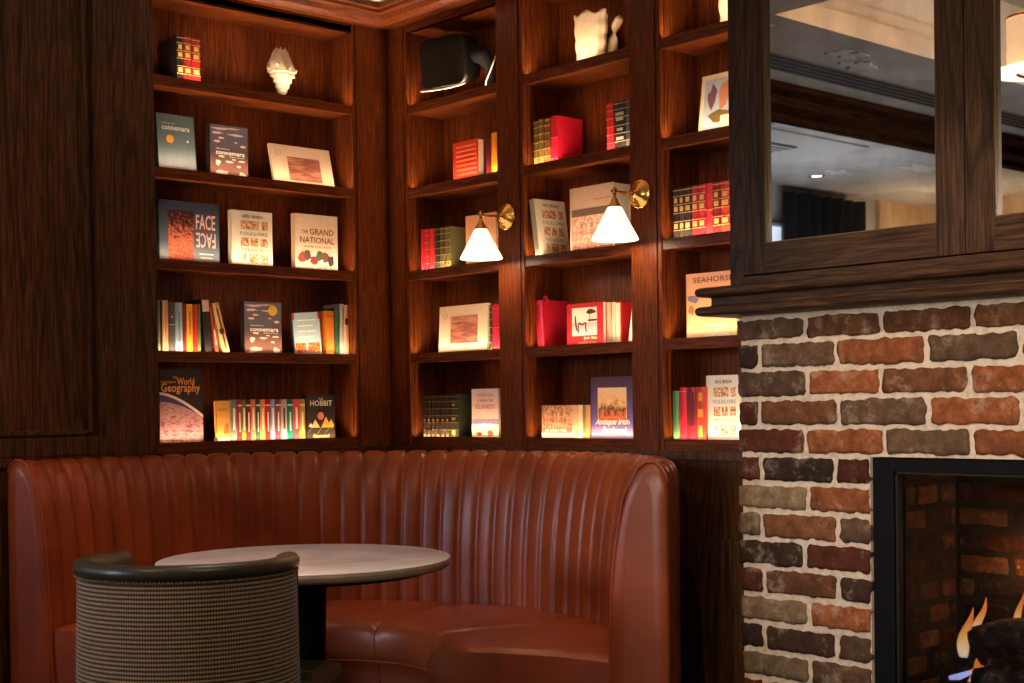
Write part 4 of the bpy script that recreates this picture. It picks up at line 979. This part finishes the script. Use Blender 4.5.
text('THE', .03, .155, .03, .014, BRINK, e); text('GRAND', .068, .152, .115, .024, BRINK, e); text('NATIONAL', .022, .118, .165, .024, BRINK, e); text('ANNE HOLLAND', .04, .100, .13, .007, BRINK, e)
art(e, [blob(.03+.028*i, .06+.012*math.sin(i*2.3), .018, .022, 50+i) for i in range(6)], [flat(c, .5) for c in ((150, 60, 60), (90, 70, 60), (120, 40, 50), (70, 90, 70), (110, 70, 50), (60, 50, 60))], 'cover_horses')
art(e, [rc(.012, .004, .198, .042)], picture('turf_print', [(.4, (240, 222, 190)), (.6, (205, 180, 150))], 60), 'cover_turf')
conn('A', 3, -.665, .168, .208, .05, 'brown clouded book titled connemara with a yellow sticker, fourth shelf of left bookcase', True)
e = face_book('A', 3, -.425, .118, .172, .018, .065, 'pale blue tilted book with gold capitals along its foot, fourth shelf of left bookcase', (165, 190, 200), yaw=-8, lean=-4, spine=(50, 70, 90))
art(e, [rc(.006, .012, .05, .052), rc(.06, .012, .112, .052)], picture('red_print', [(.4, (150, 40, 30)), (.55, (225, 120, 60)), (.65, (240, 190, 120))], 90), 'cover_panels')
art(e, [rc(.02, .14-.022*i, .10-(i % 2)*.012, .144-.022*i) for i in range(5)], WHITE, 'cover_lines'); art(e, [rc(.0, .145, .008, .172), rc(.11, .145, .118, .172)], REDINK, 'red_corners')
# lowest shelf
e = face_book('A', 4, -1.032, .179, .281, .03, .045, 'tall black book titled World Geography with a planet picture, lowest shelf', (18, 15, 18), spine=(20, 16, 20))
arc = [(0, .0)]+[(.0, .195)]+[(t*.179, .195-.0-.085*t**1.6) for t in [k/14 for k in range(15)]]+[(.179, 0)]
arc2 = [(0, .0)]+[(.0, .185)]+[(t*.179, .185-.0-.088*t**1.6) for t in [k/14 for k in range(15)]]+[(.179, 0)]
arc3 = [(0, .0)]+[(.0, .16)]+[(t*.179, .16-.0-.06*t**1.8) for t in [k/14 for k in range(15)]]+[(.179, 0)]
PL_ = picture('planet_print', [(.3, (60, 34, 70)), (.43, (130, 78, 92)), (.52, (190, 140, 130)), (.58, (110, 64, 84)), (.68, (200, 160, 150))], 30, .08, 0, .2, 8, 3)
art(e, [arc, arc2, arc3], [flat((225, 190, 175), .5), flat((60, 45, 105), .5), PL_], 'planet_picture')
text('THE', .055, .245, .018, .008, ORINK, e, y=-.0012); text('ENCYCLOPEDIA OF', .006, .228, .062, .008, ORINK, e, y=-.0012); text('World', .072, .222, .072, .026, flat((236, 165, 80), .5), e, y=-.0012); text('Geography', .006, .186, .162, .042, flat((236, 160, 80), .5), e, y=-.0012)
text('EARTH AND ITS PEOPLES', .008, .006, .160, .008, flat((245, 215, 160), .5), e, y=-.0012)
e = face_book('A', 4, -.800, .062, .136, .012, .036, 'small honey-yellow booklet raised on a block, lowest shelf of left bookcase', (232, 160, 72), lean=-2, name='booklet')
e.location.z += .024
for z_ in (.10, .104): art(e, [rc(.01, z_, .05, z_+.0015)], BRINK, 'title_line')
art(e, [[(.028, .01), (.036, .045), (.05, .052), (.056, .01)]], flat((180, 100, 40), .5), 'cover_figure')
m = MB(); m.box((0, 0, 0), (.055, .03, .0225), bev=.002); m.box((.004, -.0008, .004), (.022, 0, .018)); m.box((.03, -.0008, .004), (.052, 0, .018)); o = m.build('small_box', [flat((240, 225, 200), .5)]); o.location = (-.796, .036, 1.0455); tag(o, 'small pale box holding up the yellow booklet on the lowest shelf', 'box')
e = face_book('A', 4, -.399, .137, .184, .028, .032, 'dark brown book titled THE HOBBIT with sun and mountains, lowest shelf of left bookcase', (44, 32, 26))
text('THE', .058, .163, .022, .006, CREAM, e); text('HOBBIT', .018, .138, .105, .022, CREAM, e)
art(e, [disc(.068, .098, .0155), [(.01, .055), (.02, .072), (.03, .055)], [(.02, .052), (.042, .084), (.064, .052)], [(.07, .052), (.093, .095), (.118, .052)], [(.1, .056), (.118, .085), (.132, .06), (.125, .05)]], [flat((225, 120, 95), .5), CREAM, flat((235, 190, 110), .5), flat((235, 165, 60), .5), flat((235, 170, 80), .5)], 'cover_mountains')
text('Illustrated', .03, .012, .075, .014, flat((225, 170, 110), .5), e, slant=.3)
art(e, [[(.005, .03), (.0065, .03), (.03, .052), (.028, .052)], [(.05, .025), (.052, .025), (.074, .055), (.072, .055)], [(.09, .03), (.0915, .03), (.11, .05), (.108, .05)]], flat((180, 140, 110), .5), 'cover_slopes')
# corner bookcase cover-out
e = face_book('B', 1, .365, .150, .163, .032, .045, 'red book with rows of small gold lettering on its cover, second shelf of corner bookcase', (190, 42, 26), spine=(200, 20, 20))
ps = []
for r_ in range(8):
    for c in range(12): ps.append(rc(.022+c*.0103, .012+r_*.018, .022+c*.0103+.0075, .012+r_*.018+.007))
art(e, ps, flat((228, 120, 80), .5), 'cover_lettering')
e = face_book('B', 2, .424, .180, .205, .02, .055, 'beige book with arched drawing half hidden behind the further brass lamp', (214, 150, 110))
art(e, [disc(.09, .11, .055, 24, .06), disc(.09, .11, .048, 24, .052)], [flat((165, 105, 70), .5), flat((220, 165, 130), .5)], 'cover_arch')
shore('B', 3, .257, .296, .193, .045, 'white-bordered book with square shore picture standing on fourth shelf of corner bookcase', 3, (.24, .80, .22, .78))
e = face_book('B', 4, .458, .158, .196, .02, .045, 'pale pink book with beach picture at its foot, lowest shelf of corner bookcase', picture('pale_pink_print', [(.3, (236, 206, 186)), (.5, (226, 180, 160)), (.7, (200, 190, 205))], 30, .3, 0, .2), spine=(120, 150, 170))
text('COUNTRY DAYS', .03, .165, .1, .012, flat((190, 90, 70), .5), e); text('A YEAR IN THE', .035, .145, .09, .010, BRINK, e); text('ISLANDS', .022, .118, .112, .018, flat((180, 120, 110), .5), e)
art(e, [rc(.0, .058, .158, .078), rc(0, 0, .158, .058), blob(.045, .022, .02, .008, 3), blob(.11, .024, .022, .012, 4), blob(.06, .05, .03, .01, 5), blob(.1, .052, .03, .01, 9)], [flat((150, 130, 160), .5), flat((238, 205, 160), .5), flat((120, 70, 50), .5), flat((170, 80, 60), .5), WHITE, WHITE], 'cover_beach')
# middle bookcase cover-out
folk('B', 2, .884, .158, .222, .022, 'cream An Irish Folklore Treasury turned sideways against the side of the middle bookcase', yaw=90, pitch=8)
e = face_book('B', 2, 1.016, .219, .240, .085, .05, 'thick photograph book with crowd picture behind the nearer brass lamp', (232, 190, 160))
art(e, [rc(.008, .008, .211, .135), rc(.008, .135, .211, .160)], [picture('crowd_grey_print', [(.3, (90, 55, 50)), (.5, (170, 120, 105)), (.62, (230, 190, 165))], 60, .25, 0, .15), flat((120, 96, 80), .5)])
text('Forgotten Ireland', .12, .185, .085, .009, flat((170, 110, 90), .5), e)
e = spine_book('B', 3, .838, .875, .172, .15, .045, (200, 20, 50), 'thick crimson book with a red ribbon on top, leaning on fourth shelf of middle bookcase', lean=-4, page=flat((130, 14, 26), .7))
m = MB(); m.box((-.005, .02, .172), (.008, .03, .2)); m.box((.0, .02, .178), (.014, .03, .188)); o = m.build('ribbon_marker', flat((220, 40, 50), .5), e)
e = face_book('B', 3, .998, .182, .158, .018, .045, 'red book with a cream photograph of a horse, fourth shelf of middle bookcase', (205, 22, 32))
art(e, [rc(.026, .042, .152, .142)], picture('pale_photo_print', [(.3, (200, 150, 150)), (.5, (236, 205, 185)), (.7, (245, 225, 205))], 12, .75, 0, .15))
dk_ = flat((70, 36, 36), .6); art(e, [rc(.026, .042, .152, .088), [(.040, .118), (.046, .112), (.050, .085), (.054, .060), (.050, .056), (.043, .075), (.039, .095)], [(.056, .092), (.064, .090), (.080, .084), (.096, .092), (.096, .086), (.080, .078), (.062, .083)], [(.056, .084), (.062, .084), (.060, .066), (.063, .052), (.056, .052), (.054, .066)], [(.092, .086), (.099, .086), (.099, .068), (.102, .054), (.096, .054), (.092, .068)], blob(.122, .126, .024, .009, 6), rc(.115, .1, .118, .122), rc(.108, .092, .152, .099)], [flat((206, 164, 160), .6)]+[dk_]*7, 'horse_drawing', -.001)
text('Jade Blue', .085, .026, .068, .012, flat((250, 226, 150), .5), e); text('A HORSE STORY', .055, .013, .095, .006, flat((250, 200, 150), .5), e)
for i, (x0, x1) in enumerate([(1.150, 1.183), (1.185, 1.214), (1.216, 1.243)]):
    c_ = [(232, 206, 172), (224, 196, 160), (198, 30, 38)][i]
    spine_book('B', 3, x0, x1, .146-.001*i, .1, .07, c_, ['cream paperback just behind the red horse book, fourth shelf of middle bookcase', 'cream paperback with brown line between cream and red ones, fourth shelf', 'red-edged cream book ending the cream trio, fourth shelf of middle bookcase'][i], block=[[(.05, .95, .5)], [(.02, .98, .08)], [(.02, .98, .75)]][i], gold=[(240, 220, 190), (110, 80, 60), (236, 212, 180)][i])
spine_book('B', 3, 1.293, 1.318, .118, .1, .05, (236, 212, 180), 'thin cream leaflet leaning against the stile, fourth shelf of middle bookcase', lean=9, name='leaflet')
e = face_book('B', 4, .870, .172, .128, .016, .034, 'brown village photograph book lettered MY FAMILY TREE, lowest shelf of middle bookcase', (222, 170, 140))
art(e, [rc(.0, .046, .158, .128)], picture('village_print', [(.3, (90, 50, 36)), (.48, (180, 120, 84)), (.6, (226, 176, 130)), (.7, (150, 90, 64))], 62))
art(e, [rc(0, .027, .158, .046)], flat((170, 96, 78), .5), 'title_band'); text('MY FAMILY TREE', .02, .031, .11, .011, CREAM, e, y=-.0012)
e = face_book('B', 4, 1.118, .205, .226, .03, .04, 'violet-blue book with script title and stream picture, lowest shelf of middle bookcase', picture('violet_print', [(0, (185, 160, 180)), (.3, (92, 80, 130)), (1, (84, 52, 62))], 10, .85, 0, .22), spine=(60, 50, 80))
art(e, [rc(.036, .07, .176, .188), rc(.038, .072, .174, .186)], [flat((240, 205, 160), .5), picture('stream_print', [(.2, (90, 40, 24)), (.38, (190, 100, 60)), (.45, (60, 30, 20)), (.55, (236, 180, 120)), (.8, (245, 205, 160))], 30, .5, .06, .19)])
text('Antique Irish', .02, .052, .165, .024, CREAM, e, y=-.0013, slant=.4); text('Patchwork', .055, .026, .12, .024, CREAM, e, y=-.0013, slant=.4)
# chimney bookcase cover-out
e = face_book('B', 1, 1.622, .21, .205, .016, .05, 'cream-edged book with a pastel town picture, second shelf of chimney bookcase', (240, 214, 180), pitch=8)
art(e, [rc(.014, .014, .21, .185), blob(.05, .13, .02, .04, 1), blob(.1, .13, .024, .05, 2), blob(.17, .12, .03, .05, 3), blob(.09, .06, .06, .02, 4), rc(.09, .02, .2, .06)], [flat((176, 190, 205), .5), flat((120, 80, 90), .5), flat((200, 130, 100), .5), flat((190, 120, 90), .5), flat((110, 90, 40), .5), flat((245, 225, 190), .5)], 'town_picture')
e = face_book('B', 3, 1.560, .212, .224, .02, .055, 'peach book titled SEAHORSE partly hidden by the mantel end', picture('sand_print', [(0, (226, 190, 140)), (.35, (205, 165, 120)), (.6, (226, 160, 110)), (1, (214, 150, 115))], 22, .75, 0, .22))
text('SEAHORSE', .03, .192, .17, .018, BRINK, e); art(e, [blob(.03, .14, .03, .014, 8), blob(.02, .105, .014, .018, 9)], [flat((130, 110, 130), .5), flat((170, 110, 70), .5)], 'seahorse_drawing')
text('PRACTICAL GUIDE', .075, .045, .11, .009, WHITE, e); text('AND', .12, .03, .025, .007, WHITE, e); text('COMPANION', .08, .014, .1, .009, WHITE, e)
folk('B', 4, 1.650, .140, .219, .045, 'cream An Irish Folklore Treasury against the brick edge, lowest shelf of chimney bookcase')

# ------------------------------------------------------------------ ornaments and speaker
shellm, nt, b = new_mat('sea_shell'); n = nt.nodes.new('ShaderNodeTexNoise'); n.inputs['Scale'].default_value = 30; n.inputs['Detail'].default_value = 5
rp = ramp(nt, [(.3, (.72, .54, .36)), (.6, (.84, .70, .52))]); nt.links.new(n.outputs['Fac'], rp.inputs[0]); nt.links.new(rp.outputs[0], b.inputs['Base Color']); b.inputs['Roughness'].default_value = .5
def conch():
    e = empty('conch_shell', (-.449, .095, ZS[0]-.010), (0, 0, 0), 'pale spiral conch shell balanced point down on the top shelf of left bookcase', 'shell')
    m = MB(); rows = []; NS = 90; seg = 26
    H = .205
    # whorled body: stacked shrinking whorls, spire pointing down
    zs = [0.0, .012, .03, .046, .062, .078, .094, .108, .122, .136, .150, .164, .176, .188, .197, .203]
    def rad(z):
        if z < .118:
            base = .003+.043*(z/.118)**1.1; w = .011*(1-((z/.0195) % 1.0))
            return base+w*(z/.11)
        return .053*(1-((z-.118)/.095)**2)**.6+.002
    Nz = 70
    for j in range(Nz+1):
        z = .206*j/Nz; r = rad(min(z, .207))
        row = []
        for k in range(seg):
            a = 2*math.pi*k/seg; q = r*(1+.10*math.sin(a*7+z*60)*(1 if z > .10 else .2)+.12*math.sin(a+z*30)*(1 if z > .09 else .3))
            row.append((q*math.cos(a), .8*q*math.sin(a), z+(.012*math.sin(a*5) if z > .15 else 0)*((z-.15)/.05)))
        rows.append(row)
    vr = m.grid(rows, 0, True); m.bm.faces.new(vr[-1]); m.bm.faces.new(vr[0])
    for k in range(7):      # knobs round the shoulder
        a = 2*math.pi*k/7+.3; c = Vector((.048*math.cos(a), .038*math.sin(a), .128+.01*math.sin(k*2)))
        m.lathe([(.0105, 0), (.007, .010), (.001, .02)], 8, M=Matrix.Translation(c) @ Vector((math.cos(a), math.sin(a), .55)).to_track_quat('Z', 'Y').to_matrix().to_4x4())
    m.build('shell_body', shellm, e)
    m = MB(); m.lathe([(.022, 0), (.022, .003), (.006, .006), (.005, .014)], 20); m.build('display_stand', flat((150, 140, 130), .2), e)
conch()
def vase(bay, si, x, s, h, r, label):
    loc, rot = frame(bay, x, s, ZS[si]-.0098); e = empty('shell_vase', loc, rot, label, 'vase')
    m = MB(); rows = []
    for j in range(26):
        t = j/25; R_ = r*(.80+.07*math.sin(t*math.pi)+.14*t**2.2)
        row = []
        for k in range(72):
            a = 2*math.pi*k/72; rb = 1+.035*math.cos(a*9+2.2*t*math.sin(a))*(.4+.8*t)+.10*(abs(math.sin(t*11))-.5)*(abs(math.cos(a))**4)
            row.append((R_*rb*math.cos(a), .62*R_*rb*math.sin(a), h*t+.008*math.cos(a*5+.6)*t**5))
        rows.append(row)
    vr = m.grid(rows, 0, True); m.bm.faces.new(vr[0]); o = m.build('fluted_body', shellm, e); md = o.modifiers.new('t', 'SOLIDIFY'); md.thickness = .004
    m = MB(); m.lathe([(.0005, .0), (r*.6, .0), (r*.56, .012)], 32, rad=lambda a, z: 1); 
    for v in m.bm.verts: v.co.y *= .62
    m.build('foot', shellm, e)
    return e
vase('B', 0, 1.088, .095, .192, .074, 'cream fluted shell vase on the top shelf of the middle bookcase')
vase('B', 0, 1.752, .10, .20, .074, 'cream fluted vase half hidden behind the overmantel, top shelf of chimney bookcase')
loc, rot = frame('B', 1.142, .145, ZS[0]-.0098); e = empty('coral_branch', loc, rot, 'cream coral branch standing behind the fluted shell vase', 'coral')
m = MB(); m.tube([(0, 0, 0), (.002, 0, .05), (.008, 0, .10), (.022, 0, .14), (.038, 0, .165), (.046, 0, .172)], [.023, .020, .018, .016, .016, .009], 14); m.tube([(.018, 0, .13), (.012, 0, .15), (.010, 0, .165)], [.010, .010, .004], 12)
for v in m.bm.verts: v.co += Vector((noise.noise(v.co*60), noise.noise(v.co*60+Vector((3, 0, 0))), noise.noise(v.co*60+Vector((0, 8, 0)))))*.003
m.build('coral_stem', shellm, e)

def speaker():
    e = empty('loudspeaker', (.05, -.35, ZS[0]-.0098), (0, 0, 0), 'black wall speaker angled downward on the top shelf of corner bookcase', 'speaker')
    # cabinet faces the room and the seats below; its grille is the broad side
    Q = Matrix.Translation((-.0, -.0, .155)) @ Matrix.Rotation(R(SPK_YAW), 4, 'Z') @ Matrix.Rotation(R(SPK_TILT), 4, 'X') @ Matrix.Rotation(R(SPK_ROLL), 4, 'Y')
    # local: -Y is the grille normal, X width, Z height
    m = MB(); hw, hh = .128, .095
    rows = []
    for y, s_ in ((-.045, 1.0), (-.02, 1.0), (.02, .95), (.06, .82), (.085, .62)):
        ring = []
        for k in range(40):
            a = 2*math.pi*(k+.5)/40; cx_ = math.copysign(abs(math.cos(a))**.28, math.cos(a)); cz_ = math.copysign(abs(math.sin(a))**.28, math.sin(a))
            ring.append(Q @ Vector((hw*s_*cx_, y, hh*s_*cz_)))
        rows.append(ring)
    vr = m.grid(rows, 0, True); m.bm.faces.new(vr[0]); m.bm.faces.new(vr[-1]); m.build('cabinet', flat((20, 19, 19), .45), e)
    m = MB(); rows = []
    for f_, y in ((1.0, -.046), (.99, -.052), (.6, -.060), (.05, -.063)):
        ring = []
        for k in range(40):
            a = 2*math.pi*(k+.5)/40; cx_ = math.copysign(abs(math.cos(a))**.28, math.cos(a)); cz_ = math.copysign(abs(math.sin(a))**.28, math.sin(a))
            ring.append(Q @ Vector((hw*f_*cx_, y, hh*f_*cz_)))
        rows.append(ring)
    vr = m.grid(rows, 0, True); m.bm.faces.new(vr[-1])
    gm, nt, b = new_mat('speaker_grille'); v = nt.nodes.new('ShaderNodeTexVoronoi'); v.inputs['Scale'].default_value = 500; bb = nt.nodes.new('ShaderNodeBump'); bb.inputs['Strength'].default_value = .4; nt.links.new(v.outputs['Distance'], bb.inputs['Height']); nt.links.new(bb.outputs[0], b.inputs['Normal']); b.inputs['Base Color'].default_value = (.014, .011, .007, 1); b.inputs['Roughness'].default_value = .9; b.inputs['Specular IOR Level'].default_value = .1
    m.build('grille', gm, e)
    m = MB(); m.tube([Q @ Vector((x, -.052, -.099-.006*(1-(x/.14)**2))) for x in (-.135, -.10, -.05, 0, .05, .10, .135)], .0038, 8); m.build('lower_trim', flat((190, 180, 165), .35), e)
    m = MB(); pts = [Q @ Vector((.112, 0, z)) for z in (-.03, 0, .03)]
    m.tube([Q @ Vector((.11, .02, .02)), Q @ Vector((.155, .04, .0)), Q @ Vector((.165, .07, -.05)), Vector((.06, -.17, .012))], [.034, .034, .026, .03], 16); m.build('mounting_bracket', flat((12, 11, 10), .85), e)
    m = MB(); m.tube([(-.03, -.303, .115), (-.03, -.290, .092), (-.03, -.268, .06), (-.03, -.246, .03), (-.025, -.236, .004)], .0028, 8); m.build('cable', flat((235, 225, 210), .5), e)
SPK_YAW, SPK_TILT, SPK_ROLL = -90, 8, 3
speaker()
